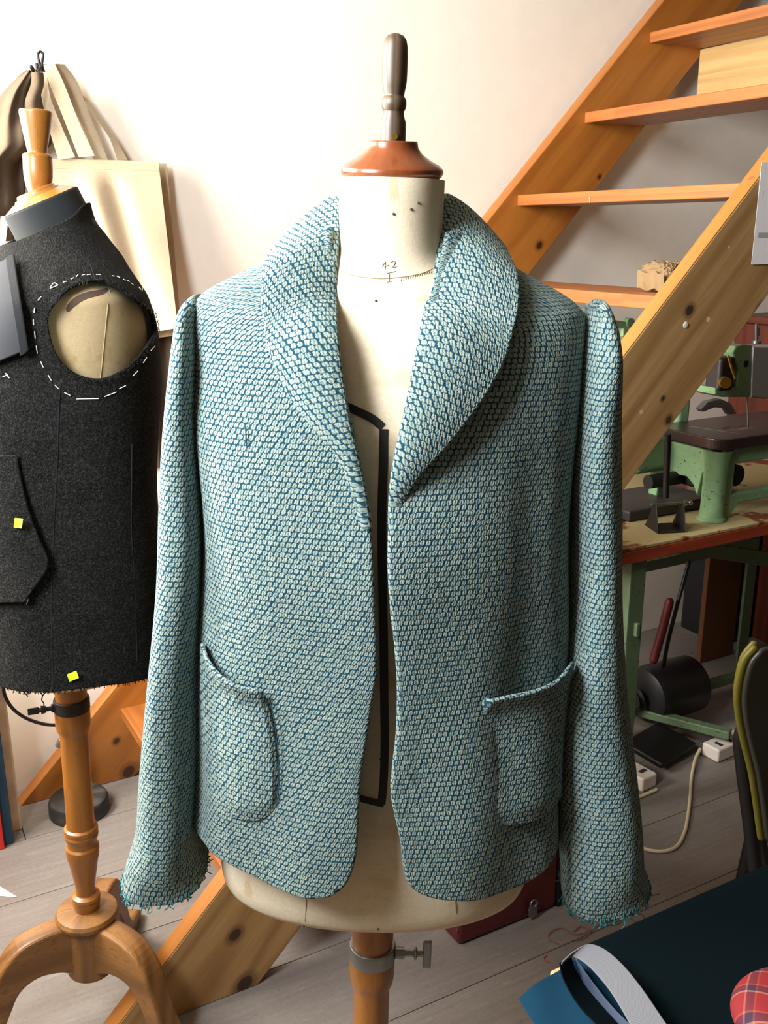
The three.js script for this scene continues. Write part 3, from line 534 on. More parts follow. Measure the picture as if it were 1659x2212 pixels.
function collar() {
  const st = (list, s) => list.map(([ix, iy, ox, oy, iz, oz], k) => {
    const sink = [.0135, .006, .002][k] ?? 0, pi = iz === undefined ? TJ.hit(ix, iy, .013 - sink) || TJ.atZ(ix, iy, .05) : TJ.atZ(ix, iy, iz), po = oz === undefined ? (TJ.hit(ox, oy, .0115 - sink) || TJ.atZ(ox, oy, .0)) : TJ.atZ(ox, oy, oz); return [pi, po];
  });
  const left = st([[796, 1135, 792, 1130], [780, 1052, 768, 1048], [763, 985, 735, 975], [748, 922, 692, 925], [737, 860, 647, 872], [727, 790, 612, 806], [720, 720, 589, 746], [717, 650, 577, 692, .066], [718, 592, 573, 645, .052], [722, 535, 575, 606, .036], [729, 478, 584, 572, .016, .020], [737, 432, 602, 546, -.008, -.025]]);
  const right = st([[847, 1128, 852, 1122], [853, 1052, 873, 1060], [863, 988, 907, 1010], [876, 925, 950, 966], [889, 868, 991, 916], [902, 800, 1036, 855], [915, 730, 1076, 785], [929, 662, 1101, 716, .066], [941, 602, 1112, 655, .052], [951, 542, 1108, 606, .036], [959, 482, 1092, 566, .016, .020], [964, 434, 1072, 533, -.008, -.025]]);
  const back = [[V(-.040, 1.446, -.042), V(-.098, 1.398, -.078)], [V(0, 1.448, -.060), V(0, 1.388, -.102)], [V(.044, 1.446, -.042), V(.103, 1.398, -.078)]];
  const all = [...left, ...back, ...right.reverse()];
  const ci = new THREE.CatmullRomCurve3(all.map(a => a[0]), false, 'centripetal'), co = new THREE.CatmullRomCurve3(all.map(a => a[1]), false, 'centripetal');
  const n = all.length - 1, nv = 220, nu = 26;
  const li = ci.getLengths ? null : null;
  const g = grid(nu, nv, (u, v) => {
    const a = ci.getPoint(v), b = co.getPoint(v), w = a.distanceTo(b), p = a.clone().lerp(b, u), c = TJ.t(Math.min(p.y, 1.4));
    const out = V(p.x, Math.max(0, (p.y - 1.25)) * 1.4, p.z).normalize(); p.addScaledVector(out, Math.sin(Math.PI * Math.pow(u, 0.8)) * Math.min(.010, w * 0.11) * lerp(1, .55, sst(1.36, 1.42, p.y)));
    return { p, uv: [u * w, 0] };
  }, false);
  for (let i = 0; i <= nu; i++) { let L = 0; for (let j = 1; j <= nv; j++) { const a = 3 * (j * (nu + 1) + Math.round(nu * 0.5)), b = a - 3 * (nu + 1); L += Math.hypot(g.pos[a] - g.pos[b], g.pos[a + 1] - g.pos[b + 1], g.pos[a + 2] - g.pos[b + 2]); g.uv[2 * (j * (nu + 1) + i) + 1] = L; } }
  return solid(g, .0075, 5);
}
part(jacket, 'shawl_collar', collar(), M.tweed);

function sleeve(rows, cuff, side) {
  // rows [pixel y, outer pixel x, inner pixel x, centre z, half depth]
  const R = rows.map(([py, xo, xi, z, hz]) => { const a = TJ.atZ(xo, py, z), b = TJ.atZ(xi, py, z); return { c: a.clone().add(b).multiplyScalar(0.5), hx: Math.abs(a.x - b.x) / 2, hz }; });
  const C = new THREE.CatmullRomCurve3(R.map(r => r.c), false, 'centripetal');
  const hx = new THREE.CatmullRomCurve3(R.map(r => V(r.hx, r.hz, 0)), false, 'centripetal');
  const nu = 72, nv = 150; let L = 0, prev = null; const lens = [];
  for (let j = 0; j <= nv; j++) { const p = C.getPoint(j / nv); if (prev) L += p.distanceTo(prev); prev = p; lens.push(L); }
  const g = grid(nu, nv, (u, v, i, j) => {
    const th = u * 2 * Math.PI - Math.PI, c = C.getPoint(v), h = hx.getPoint(v), t = C.getTangent(v), s = Math.sin(th), k = Math.cos(th);
    const wob = 1 + 0.035 * Math.sin(v * 23 + th * 2) * sst(0, 0.2, v) + 0.03 * Math.sin(v * 11 - th * 3 + side) * sst(0, 0.2, v);
    const e = 0.86, X = Math.sign(s) * Math.pow(Math.abs(s), e) * h.x * wob, Z = Math.sign(k) * Math.pow(Math.abs(k), e) * h.y * wob;
    const ax = V(-t.y, t.x, 0).normalize(); if (ax.x < 0) ax.negate();
    const p = c.clone().addScaledVector(ax, X); p.z += Z; if (v > 0.93) p.y += cuff(X / Math.max(h.x, 1e-4), Z / Math.max(h.y, 1e-4)) * sst(0.93, 1, v);
    return { p, uv: [0, -lens[j]] };
  }, true);
  for (let j = 0; j <= nv; j++) { let q = 0; const P = []; for (let i = 0; i <= nu; i++) { if (i) { const a = 3 * (j * (nu + 1) + i), b = a - 3; q += Math.hypot(g.pos[a] - g.pos[b], g.pos[a + 2] - g.pos[b + 2]); } P.push(q); } for (let i = 0; i <= nu; i++) g.uv[2 * (j * (nu + 1) + i)] = P[i] - q / 2; }
  return g;
}
const rowsL = [[645, 425, 446, -.004, .022], [649, 414, 447, -.004, .038], [662, 402, 446, -.004, .054], [690, 391, 443, -.004, .068], [750, 381, 447, -.002, .078], [830, 374, 449, 0, .080], [950, 365, 449, .004, .078], [1100, 356, 449, .008, .076], [1250, 348, 447, .014, .074], [1400, 335, 444, .020, .072], [1550, 320, 438, .026, .069], [1700, 304, 429, .032, .066], [1780, 297, 428, .034, .065], [1840, 284, 434, .036, .064], [1874, 273, 446, .036, .063]];
const rowsR = [[655, 1274, 1296, -.004, .022], [659, 1270, 1306, -.004, .038], [672, 1266, 1313, -.004, .054], [700, 1258, 1319, -.004, .068], [760, 1246, 1325, -.002, .078], [840, 1238, 1328, 0, .080], [960, 1232, 1330, .004, .078], [1100, 1228, 1330, .008, .076], [1250, 1224, 1333, .014, .074], [1400, 1214, 1345, .020, .072], [1550, 1207, 1357, .026, .069], [1700, 1204, 1371, .032, .066], [1800, 1205, 1381, .034, .065], [1870, 1208, 1388, .036, .064], [1908, 1212, 1394, .036, .063]];
const slL = sleeve(rowsL, (x, z) => -.004 + .006 * x - .003 * z, -1), slR = sleeve(rowsR, (x, z) => -.002 * x - .003 * z, 1);
part(jacket, 'sleeve', solid(slL, .006, 4), M.tweed);
part(jacket, 'sleeve', solid(slR, .006, 4), M.tweed);
// loose yarns at the raw cuffs
function fray(s, seed, n, lo, hi) {
  const r = rng(seed), w = s.nu + 1, out = [];
  for (let k = 0; k < n; k++) {
    const i = Math.floor(lerp(lo, hi, r()) * s.nu), a = 3 * (s.nv * w + i), p = V(s.pos[a], s.pos[a + 1], s.pos[a + 2]), len = .005 + .016 * r() * r() * r();
    out.push(tube([p.clone().add(V(0, .004, 0)), p.clone().add(V((r() - .5) * .003, -.002, (r() - .5) * .003)), p.clone().add(V((r() - .5) * .007, -len * .6, (r() - .5) * .006)), p.clone().add(V((r() - .5) * .012, -len, (r() - .5) * .008))], .0005 + .0004 * r(), 6, 4));
  }
  return merge(out);
}
part(jacket, 'frayed_cuff', fray(slL, 11, 70, .15, .95), M.tealYarn, 'loose teal yarns of the raw cuff');
part(jacket, 'frayed_cuff', fray(slR, 12, 80, .1, .9), M.tealYarn, 'loose teal yarns of the raw cuff');

// patch pockets: four-sided patches traced on the panels
function pocket(top, side, bottom, back) {
  // polylines in pixels: top (outer to front), front side (top to bottom), bottom (outer to front), outer side (top to bottom)
  const cv = l => new THREE.CatmullRomCurve3(l.map(p => V(p[0], p[1], 0)), false, 'centripetal'), T = cv(top), S = cv(side), B = cv(bottom), K = cv(back), nu = 40, nv = 44;
  const g = grid(nu, nv, (u, v) => {
    const a = T.getPoint(u), b = B.getPoint(u), c = K.getPoint(v), d = S.getPoint(v), p00 = T.getPoint(0), p10 = T.getPoint(1), p01 = B.getPoint(0), p11 = B.getPoint(1);
    const x = lerp(a.x, b.x, v) + lerp(c.x, d.x, u) - lerp(lerp(p00.x, p10.x, u), lerp(p01.x, p11.x, u), v), y = lerp(a.y, b.y, v) + lerp(c.y, d.y, u) - lerp(lerp(p00.y, p10.y, u), lerp(p01.y, p11.y, u), v);
    const gape = .009 * Math.exp(-v / 0.12) * Math.sin(Math.PI * clamp(u * 0.9 + 0.05)), e = Math.min(u, 1 - u, 1 - v);
    let h = TJ.hit(x, y, -.0026 + .0040 * sst(0, .07, Math.min(u, 1 - u)) * sst(-.03, .12, 1 - v) + .0045 * sst(.85, 1, 1 - v)); if (!h) h = TJ.atZ(x, y, 0); const th = Math.atan2(h.x, h.z); h.multiplyScalar(1);
    const dr = drape(th, h.y) + creaseR(th, h.y) + (th > 0 ? .016 : .008) * Math.exp(-Math.pow(Math.max(0, Math.abs(th) - .07) / 0.20, 1.3)) * sst(1.22, 1.08, h.y) + .002, n = V(h.x, 0, h.z * 1.4).normalize(); h.addScaledVector(n, dr + gape + .002);
    return { p: h, uv: [h.x * 1.05, h.y] };
  }, true);
  return solid(g, .005, 4);
}
part(jacket, 'patch_pocket', pocket([[438, 1392], [462, 1424], [500, 1458], [540, 1480], [578, 1492]], [[578, 1492], [594, 1545], [604, 1610], [608, 1680], [603, 1740]], [[432, 1700], [470, 1742], [520, 1762], [570, 1764], [603, 1740]], [[438, 1392], [436, 1500], [433, 1600], [432, 1700]]), M.tweed);
part(jacket, 'patch_pocket', pocket([[1212, 1428], [1180, 1462], [1140, 1486], [1095, 1503], [1052, 1517]], [[1052, 1517], [1025, 1570], [1005, 1630], [997, 1690], [1004, 1745]], [[1206, 1715], [1165, 1752], [1110, 1772], [1050, 1772], [1004, 1745]], [[1212, 1428], [1209, 1520], [1207, 1620], [1206, 1715]]), M.tweed);
// stitched darts and shoulder seams
const jseam = (pts, off, r) => tube(pts.map(([x, y]) => { const h = TJ.hit(x, y, off); const n = V(h.x, 0, h.z * 1.4).normalize(); return h.addScaledVector(n, drape(Math.atan2(h.x, h.z), h.y)); }), r, 40, 6);
part(jacket, 'dart_seam', jseam([[536, 920], [538, 940], [541, 965]], -.0002, .0007), M.tealSeam);
part(jacket, 'pocket_stitching', jseam([[585, 1508], [592, 1532], [598, 1562], [603, 1600], [607, 1650], [606, 1705], [600, 1738]], .0030, .0006), M.tealSeam);

/* ------------------------------------------------------------------ second dress form with the charcoal jacket */
const F2 = fromCam(-0.545, 1.5), TURN2 = -67 * Math.PI / 180, LEAN2 = -1.2 * Math.PI / 180;
const form2 = thing('dress_form', 'old tailor\'s dress form on three curved wooden legs wearing the charcoal jacket', 'dress form');
poseForm(form2, F2, TURN2, LEAN2);
const T2 = new Torso([
  [.744, .150, .110, .118, -.004], [.756, .170, .126, .134, -.004], [.780, .180, .133, .141, -.004], [.85, .178, .132, .140, -.004], [1.0, .172, .130, .136, -.004], [1.1, .174, .134, .142, -.004], [1.2, .183, .134, .148, -.004], [1.28, .186, .126, .144, -.006], [1.33, .182, .108, .130, -.010],
  [1.352, .162, .092, .115, -.014], [1.372, .128, .076, .098, -.018], [1.395, .088, .058, .074, -.022], [1.42, .055, .042, .046, -.022]], 2.3, form2);
{
  const G = form2;
  part(G, 'torso', merge([T2.mesh(.744, 1.42, 90, 130), capDisc(T2, .744, 0, false), capDisc(T2, 1.42, 0, true)]), M.linenOld, 'aged linen torso showing in the armhole');
  stand(G, [.628, .402, .366, .279, .236], .76, 0, M.darkSteel);
  // legs: one straight back, two to the front
  let k = 0; G.children.filter(c => c.name === 'leg').forEach(m => { m.rotation.y = -TURN2 + Math.PI / 2 + k * 2 * Math.PI / 3; k++; });
  const nk = lathe([[.0, .0], [.0565, .0], [.0578, -.003], [.0582, -.03], [.060, -.055], [.062, -.075], [.05, -.09], [.0, -.09]], 56);
  const neck = part(G, 'neck_band', nk, M.neckBand, 'dark grey covered neck'); neck.position.set(0, 1.4655, -.009); neck.rotation.x = 0.42;
  const cap = part(G, 'neck_cap', lathe([[.0, .018], [.027, .018], [.029, .016], [.030, .0125], [.0335, .0125], [.035, .0095], [.040, .008], [.0560, .0005], [.0, -.001]], 56), M.formWood, 'pale turned wooden cap'); cap.position.set(0, 1.4655, -.009); cap.rotation.x = 0.42;
  const hd = lathe([[0, .099], [.0215, .099], [.0228, .0975], [.0230, .0945], [.0205, .078], [.0165, .057], [.0140, .044], [.0136, .0405], [.0190, .0395], [.0212, .036], [.0205, .033], [.0208, .020], [.0204, .010], [.0185, -.004], [.014, -.016]], 44);
  const handle = part(G, 'handle', hd, M.formWood, 'flared turned wooden handle'); handle.position.set(0, 1.492, -.008); handle.rotation.x = -0.03;
  const sc = merge([at(new THREE.CylinderGeometry(.004, .004, .026, 10), 0, 0, 0, Math.PI / 2, 0, 0), at(new THREE.CylinderGeometry(.0075, .006, .008, 10), 0, 0, .006, Math.PI / 2, 0, 0), at(new RoundedBoxGeometry(.008, .014, .008, 2, .002), 0, 0, -.010), at(new RoundedBoxGeometry(.003, .012, .018, 2, .001), 0, 0, .022)]);
  const s = part(G, 'clamp_screw', sc, M.darkSteel); s.position.set(.006, .651, .040);
  for (const [a, b] of [[[187, 660], [236, 640]], [[120, 700], [128, 705]]]) {}
  const st = pts => tube(pts.map(([x, y]) => T2.hit(x, y, .0002)).filter(Boolean), .0007, 30, 6);
  part(G, 'seam', st([[237, 628], [233, 660], [229, 700], [224, 750], [219, 800], [216, 825]]), M.seam);
  const stain = smoothLoop([[142, 668], [148, 655], [165, 640], [190, 630], [215, 626], [232, 622], [228, 632], [205, 640], [180, 648], [160, 662], [146, 674]], 3), ng = 30;
  const gS = cutGrid(ng, ng, (i, j) => { const x = lerp(138, 236, i / ng), y = lerp(680, 618, j / ng); return { p: T2.hit(x, y, .0006), uv: [i, j] }; }, p => { const q = T2.px(p); return !inPoly(stain, q[0], q[1]); });
  part(G, 'worn_patch', sheet(gS), M.brownStain, 'brown worn patch on the shoulder of the linen');
}
const jacket2 = thing('charcoal_jacket', 'unfinished charcoal wool jacket without sleeves, white basting stitches round the armhole', 'jacket');
poseForm(jacket2, F2, TURN2, LEAN2);
const T2J = new Torso([
  [.72, .203, .150, .160, -.004], [.85, .198, .150, .157, -.004], [1.0, .192, .150, .155, -.004], [1.1, .194, .155, .160, -.004], [1.2, .200, .153, .166, -.004], [1.28, .203, .143, .161, -.006], [1.33, .198, .124, .146, -.010],
  [1.352, .178, .106, .130, -.014], [1.372, .146, .092, .114, -.018], [1.395, .110, .080, .097, -.022], [1.42, .086, .070, .078, -.022], [1.44, .075, .062, .066, -.019], [1.47, .067, .056, .060, -.018]], 2.3, jacket2);
const armhole = smoothLoop([[100, 682], [118, 650], [145, 622], [180, 606], [218, 604], [260, 622], [305, 655], [340, 682], [345, 705], [330, 735], [300, 775], [262, 806], [215, 822], [165, 812], [128, 782], [106, 735]], 5);
const fold2 = (th, y) => .0035 * Math.sin(th * 4 + y * 5) + .0025 * Math.sin(y * 17 + th * 2);
{
  const G = jacket2, nu = 200, nv = 130;
  const atp = (i, j) => { const th = lerp(0.03, 2 * Math.PI - 0.03, i / nu), v = j / nv, top = 1.432 - .032 * Math.cos(th), bot = .757 + .013 * Math.sin(th) + .014 * Math.cos(th) + .002 * Math.sin(th * 5); const y = v < .62 ? lerp(bot, 1.31, v / .62) : lerp(1.31, top, (v - .62) / .38); return { p: T2J.p(th, y, fold2(th, y)), uv: [th * .19, y] }; };
  const s = cutGrid(nu, nv, atp, p => { const q = T2J.px(V(Math.abs(p.x), p.y, p.z)); return p.y > 1.05 && Math.abs(p.x) > 0.08 && inPoly(armhole, q[0], q[1]); });
  part(G, 'body', solid(s, .005, 4), M.charcoal);
  const on = (x, y, off) => { const h = T2J.hit(x, y, off); if (!h) return null; const th = Math.atan2(h.x, h.z), n = V(h.x / 1.2, 0, h.z).normalize(); return h.addScaledVector(n, fold2(th < 0 ? th + 2 * Math.PI : th, h.y)); };
  const onN = (x, y, off) => { let p = null; for (let k = 0; !p && k < 60; k++, x += 3) p = on(x, y, off); return p; };
  // white basting
  const c2 = (l) => l.map(([x, y]) => [x / 2.305, 540 + y / 2.305]);
  const dashes = [[[190, 250], [205, 232]], [[172, 290], [170, 312]], [[166, 347], [167, 372]], [[172, 408], [175, 440]], [[180, 480], [185, 515]], [[203, 558], [215, 585]], [[240, 625], [255, 650]], [[275, 675], [292, 692]], [[323, 712], [350, 725]], [[385, 743], [490, 740]], [[520, 730], [575, 708]], [[590, 690], [620, 675]], [[655, 625], [678, 602]], [[705, 560], [722, 535]], [[745, 500], [765, 480]], [[250, 190], [285, 175]], [[250, 183], [268, 163], [285, 172]], [[312, 160], [325, 156]], [[348, 143], [360, 138]], [[373, 132], [380, 122]], [[400, 124], [412, 122]], [[425, 122], [440, 121]], [[470, 121], [490, 122]], [[553, 128], [562, 130]], [[578, 130], [590, 136]], [[612, 146], [622, 150]], [[636, 152], [644, 157]], [[655, 166], [664, 172]], [[700, 186], [706, 196]], [[712, 205], [722, 188]], [[720, 200], [735, 184]], [[5, 635], [30, 625]], [[20, 618], [38, 640]], [[128, 1730], [136, 1742], [130, 1765]]];
  for (const d of dashes) { const P = c2(d).map(([x, y]) => on(x, y, .0012)).filter(Boolean); if (P.length > 1) part(G, 'basting_stitch', tube(P, .0007, 8, 5), M.basting); }
  // seams
  const seam = pts => tube(pts.map(([x, y]) => on(x, y, .0003)).filter(Boolean), .0009, 40, 6);
  part(G, 'seam', seam([[131, 830], [127, 900], [124, 1000], [118, 1100], [114, 1200], [110, 1300], [112, 1400], [114, 1486]]), M.charEdge);
  part(G, 'seam', seam([[284, 960], [282, 1050], [280, 1150], [288, 1250], [294, 1330], [300, 1430]]), M.charEdge);
  part(G, 'seam', seam([[150, 480], [162, 510], [178, 545], [192, 575], [200, 600]]), M.charEdge);
  // turned back lapel showing grey canvas, with a dark raw edge
  const patch = (tl, tr, br, bl, off, nx, ny, t, lift) => solid(grid(nx, ny, (u, v) => { const x = lerp(lerp(bl[0], br[0], u), lerp(tl[0], tr[0], u), v), y = lerp(lerp(bl[1], br[1], u), lerp(tl[1], tr[1], u), v); const p = onN(x, y, off + lift(u, v)); return { p, uv: [u * .1, v * .2] }; }), t, 4);
  part(G, 'lapel', patch([-60, 590], [20, 556], [50, 756], [-60, 800], .010, 24, 24, .004, (u, v) => .006 * u), M.greyLining, 'turned back lapel of blue grey canvas');
  part(G, 'lapel_edge', patch([12, 556], [26, 548], [57, 757], [44, 768], .014, 4, 24, .004, () => .002), M.charEdge);
  // pocket flap standing off the front
  const flapR = curve1([[985, 33], [1050, 44], [1110, 60], [1170, 82], [1215, 100], [1225, 99], [1260, 78], [1300, 53]]);
  part(G, 'front_flap', solid(grid(24, 40, (u, v) => { const y = lerp(1300, 988, v), x = lerp(-70, flapR(y), u); const p = onN(x, y, .0075 + .008 * u * sst(1, .3, v)); return { p, uv: [x * .0008, -y * .0008] }; }), .005, 4), M.charcoal, 'loose front flap standing off the jacket');
  // neon yellow paper tags
  for (const [x, y, w, h, a] of [[40, 1130, 17, 20, .12], [158, 1463, 22, 16, -.35]]) {
    const c = Math.cos(a), s2 = Math.sin(a);
    part(G, 'paper_tag', solid(grid(6, 6, (u, v) => { const X = (u - .5) * w, Y = (v - .5) * h; return { p: on(x + X * c - Y * s2, y + X * s2 + Y * c, .004 + .006 * u * u + (y < 1200 ? .016 : 0)), uv: [u, v] }; }), .0006, 2), M.tag, 'neon yellow paper tag');
  }
  // fuzz of the raw edges: hem, neckline and armhole
  const r = rng(31), fz = [];
  const yarn = (x, y, dx, dy) => { const p = on(x, y, .003); if (!p) return; const q = on(x + dx, y + dy, .005) || p.clone().add(V(0, -.004, 0)); fz.push(rod(p, q, .0005, 4)); };
  for (let k = 0; k < armhole.length; k++) for (let m = 0; m < 3; m++) { const [x, y] = armhole[k], a = r() * 6.28; yarn(x + (r() - .5) * 6, y + (r() - .5) * 6, Math.cos(a) * 5, Math.sin(a) * 5); }
  const hem = [[0, 1478], [60, 1488], [114, 1490], [150, 1487], [200, 1474], [250, 1455], [322, 1424]];
  for (let k = 0; k < 240; k++) { const th = lerp(.1, 3.3, r()), bot = .757 + .013 * Math.sin(th) + .014 * Math.cos(th) + .002 * Math.sin(th * 5), p = T2J.p(th, bot, fold2(th, bot) - .002); fz.push(rod(p, p.clone().add(V((r() - .5) * .005, -.003 - .004 * r(), (r() - .5) * .005)), .0006, 4)); }
  part(G, 'frayed_edge', merge(fz), M.charEdge, 'fuzzy raw cloth edges');
  const loose = [];
  for (const pts of [[[45, 1490], [55, 1498], [60, 1504]], [[86, 1495], [92, 1502], [90, 1512], [95, 1520], [92, 1532]], [[98, 1496], [92, 1503]]]) loose.push(tube(pts.map(([x, y]) => onD(x, y, 1.34).applyMatrix4(G.matrixWorld.clone().invert())), .0009, 14, 5));
  part(G, 'loose_thread', merge(loose), M.charEdge);
}

/* ------------------------------------------------------------------ things hanging on the wall */
const ribbon = (A, B, za, zb, t = .0015, n = 30) => { const f = (l, z) => new THREE.CatmullRomCurve3(l.map((q, i) => onZ(q[0], q[1], (q[2] ?? z)))), a = f(A, za), b = f(B, zb); return solid(grid(6, n, (u, v) => { const p = a.getPoint(v).lerp(b.getPoint(v), u); return { p, uv: [u * .03, v * .4] }; }), t, 2); };
const k1 = l => l.map(([x, y, z]) => [x / 3.16, 80 + y / 3.16, z]);
{
  const hk = thing('wall_hook', 'black wrought iron coat hook with a looped top', 'hook', onZ(85, 150, 0));
  const o = hk.position, rel = (x, y, z) => onZ(x, y, z).sub(o);
  part(hk, 'loop', tube([rel(88, 150, .012), rel(83, 128, .014), rel(82, 117, .014), rel(87, 111, .014), rel(93, 116, .014), rel(92, 128, .014), rel(88, 150, .012)], .0030, 40, 8, true), M.blackIron);
  part(hk, 'back_plate', at(bx(.018, .05, .008, .003), 0, -.012, .004), M.blackIron);
  part(hk, 'prong', tube([rel(86, 150, .012), rel(80, 162, .03), rel(72, 152, .05), rel(68, 145, .055)], .0045, 20, 8), M.blackIron);
  part(hk, 'prong', tube([rel(86, 152, .012), rel(88, 165, .04), rel(96, 158, .07)], .0045, 20, 8), M.blackIron);

  const bag = thing('tote_bag', 'cream cotton tote bag with long handles on the wall hook', 'bag', onZ(200, 345, .07));
  const bo = bag.position, sh = g => { g.translate(-bo.x, -bo.y, -bo.z); return g; };
  const bagSide = (tl, tr, br, bl, z0, z1, seed, t = .0022) => sh(solid(grid(50, 60, (u, v) => {
    const x = lerp(lerp(bl[0], br[0], u), lerp(tl[0], tr[0], u), v), y = lerp(lerp(bl[1], br[1], u), lerp(tl[1], tr[1], u), v) + 5 * Math.sin(u * 3.1) * (1 - v);
    const f = (1 - v); const z = lerp(z1, z0, v) + .010 * f * Math.sin(u * 7 + v * 4 + seed) + .014 * Math.exp(-Math.pow((u - lerp(.62, .42, v)) / .10, 2)) * sst(1, .75, v) - .010 * Math.exp(-Math.pow((u - lerp(.80, .60, v)) / .08, 2)) * sst(1, .8, v);
    return { p: onZ(x, y, z), uv: [u * .3, v * .4] };
  }), t, 3));
  part(bag, 'front_panel', bagSide([62, 343], [342, 350], [384, 708], [140, 735], .062, .120, 0), M.canvas);
  part(bag, 'back_panel', bagSide([75, 345], [360, 354], [392, 722], [150, 740], .030, .062, 2), M.canvas);
  part(bag, 'hem_band', sh(solid(grid(40, 4, (u, v) => ({ p: onZ(lerp(62, 343, u), lerp(lerp(362, 369, u), lerp(342, 349, u), v), .0655), uv: [u * .3, v * .03] })), .0016, 3)), M.canvas, 'stitched top hem');
  part(bag, 'handle', sh(ribbon(k1([[275, 240], [285, 400], [330, 600], [400, 835]]), k1([[318, 245], [340, 400], [415, 600], [512, 820]]), .072, .074)), M.canvas);
  part(bag, 'handle', sh(ribbon(k1([[300, 195], [345, 330], [430, 540], [540, 820]]), k1([[372, 180], [440, 330], [530, 560], [645, 810]]), .078, .080)), M.canvas);
  part(bag, 'handle', sh(ribbon(k1([[372, 182, .07], [420, 300, .05], [520, 520, .045], [600, 700, .045], [640, 840, .045]]), k1([[440, 188, .06], [520, 300, .045], [620, 560, .040], [690, 720, .042], [735, 840, .044]]), .05, .045)), M.canvas);
  part(bag, 'handle', sh(ribbon(k1([[560, 400, .036], [640, 540, .034], [745, 690, .036], [800, 840, .04]]), k1([[590, 420, .030], [690, 560, .028], [800, 720, .03], [868, 840, .034]]), .036, .03)), M.canvas);

  // brown coat
  const ct = thing('brown_coat', 'brown cotton coat bunched up on the wall hook beside the tote bag', 'coat', onZ(50, 300, .05));
  const co = ct.position, cr = table([[150, 58, 82, .030], [165, 40, 93, .045], [200, 5, 98, .060], [250, -25, 100, .075], [310, -55, 112, .075], [332, -62, 84, .075], [352, -70, 58, .08], [430, -90, 54, .085], [470, -95, 46, .085], [520, -95, 30, .08]]);
  part(ct, 'cloth', solid(grid(60, 60, (u, v) => { const y = lerp(520, 152, v), [l, r, d] = cr(y); const x = lerp(l, r, u), th = Math.PI * u; const z = .02 + d * Math.pow(Math.sin(th), .6) + .012 * Math.sin(u * 11 + v * 5) + .010 * Math.sin(u * 5 - v * 14) + .006 * Math.sin(u * 23 + v * 9); const p = onZ(x, y, Math.max(z, .012)).sub(co); return { p, uv: [u * .35, v * .4] }; }), .003, 3), M.brownCloth);
  part(ct, 'collar_fold', solid(grid(14, 24, (u, v) => { const y = lerp(290, 158, v), x = lerp(lerp(50, 66, v), lerp(88, 92, v), u) + 4 * Math.sin(v * 9); return { p: onZ(x, y, .095 + .010 * Math.sin(u * 3.1) + .004 * Math.sin(v * 13)).sub(co), uv: [u * .08, v * .2] }; }), .003, 3), M.brownCloth);
  single('brown_scarf', 'dark brown fringed cloth below the tote bag', 'scarf', solid(grid(20, 40, (u, v) => { const y = lerp(1010, 712, v), x = lerp(300, lerp(378, 392, v), u); return { p: onZ(x, y, .020 + .008 * Math.sin(u * 14 + v * 3)), uv: [u * .2, v * .5] }; }), .004, 3), mat({ map: rep(linenTex([70, 56, 44], 91), .1, .1), roughness: 1 }));
  single('magenta_cloth', 'small magenta cloth hanging behind the form with the charcoal jacket', 'cloth', solid(grid(16, 20, (u, v) => ({ p: onZ(lerp(-60, lerp(16, 10, v), u), lerp(500, 436, v), .06 + .012 * Math.sin(u * 10 + v * 6)), uv: [u * .1, v * .1] })), .003, 3), mat({ color: '#8d1f52', roughness: 0.8 }));
  single('white_card', 'white card behind the neck of the form with the charcoal jacket', 'card', solid(grid(6, 8, (u, v) => ({ p: onZ(lerp(lerp(-70, -60, v), lerp(6, 18, v), u), lerp(566, 468, v), .105 + .01 * u), uv: [u, v] })), .002, 2), mat({ color: '#f2efe8', roughness: 0.8 }));
}

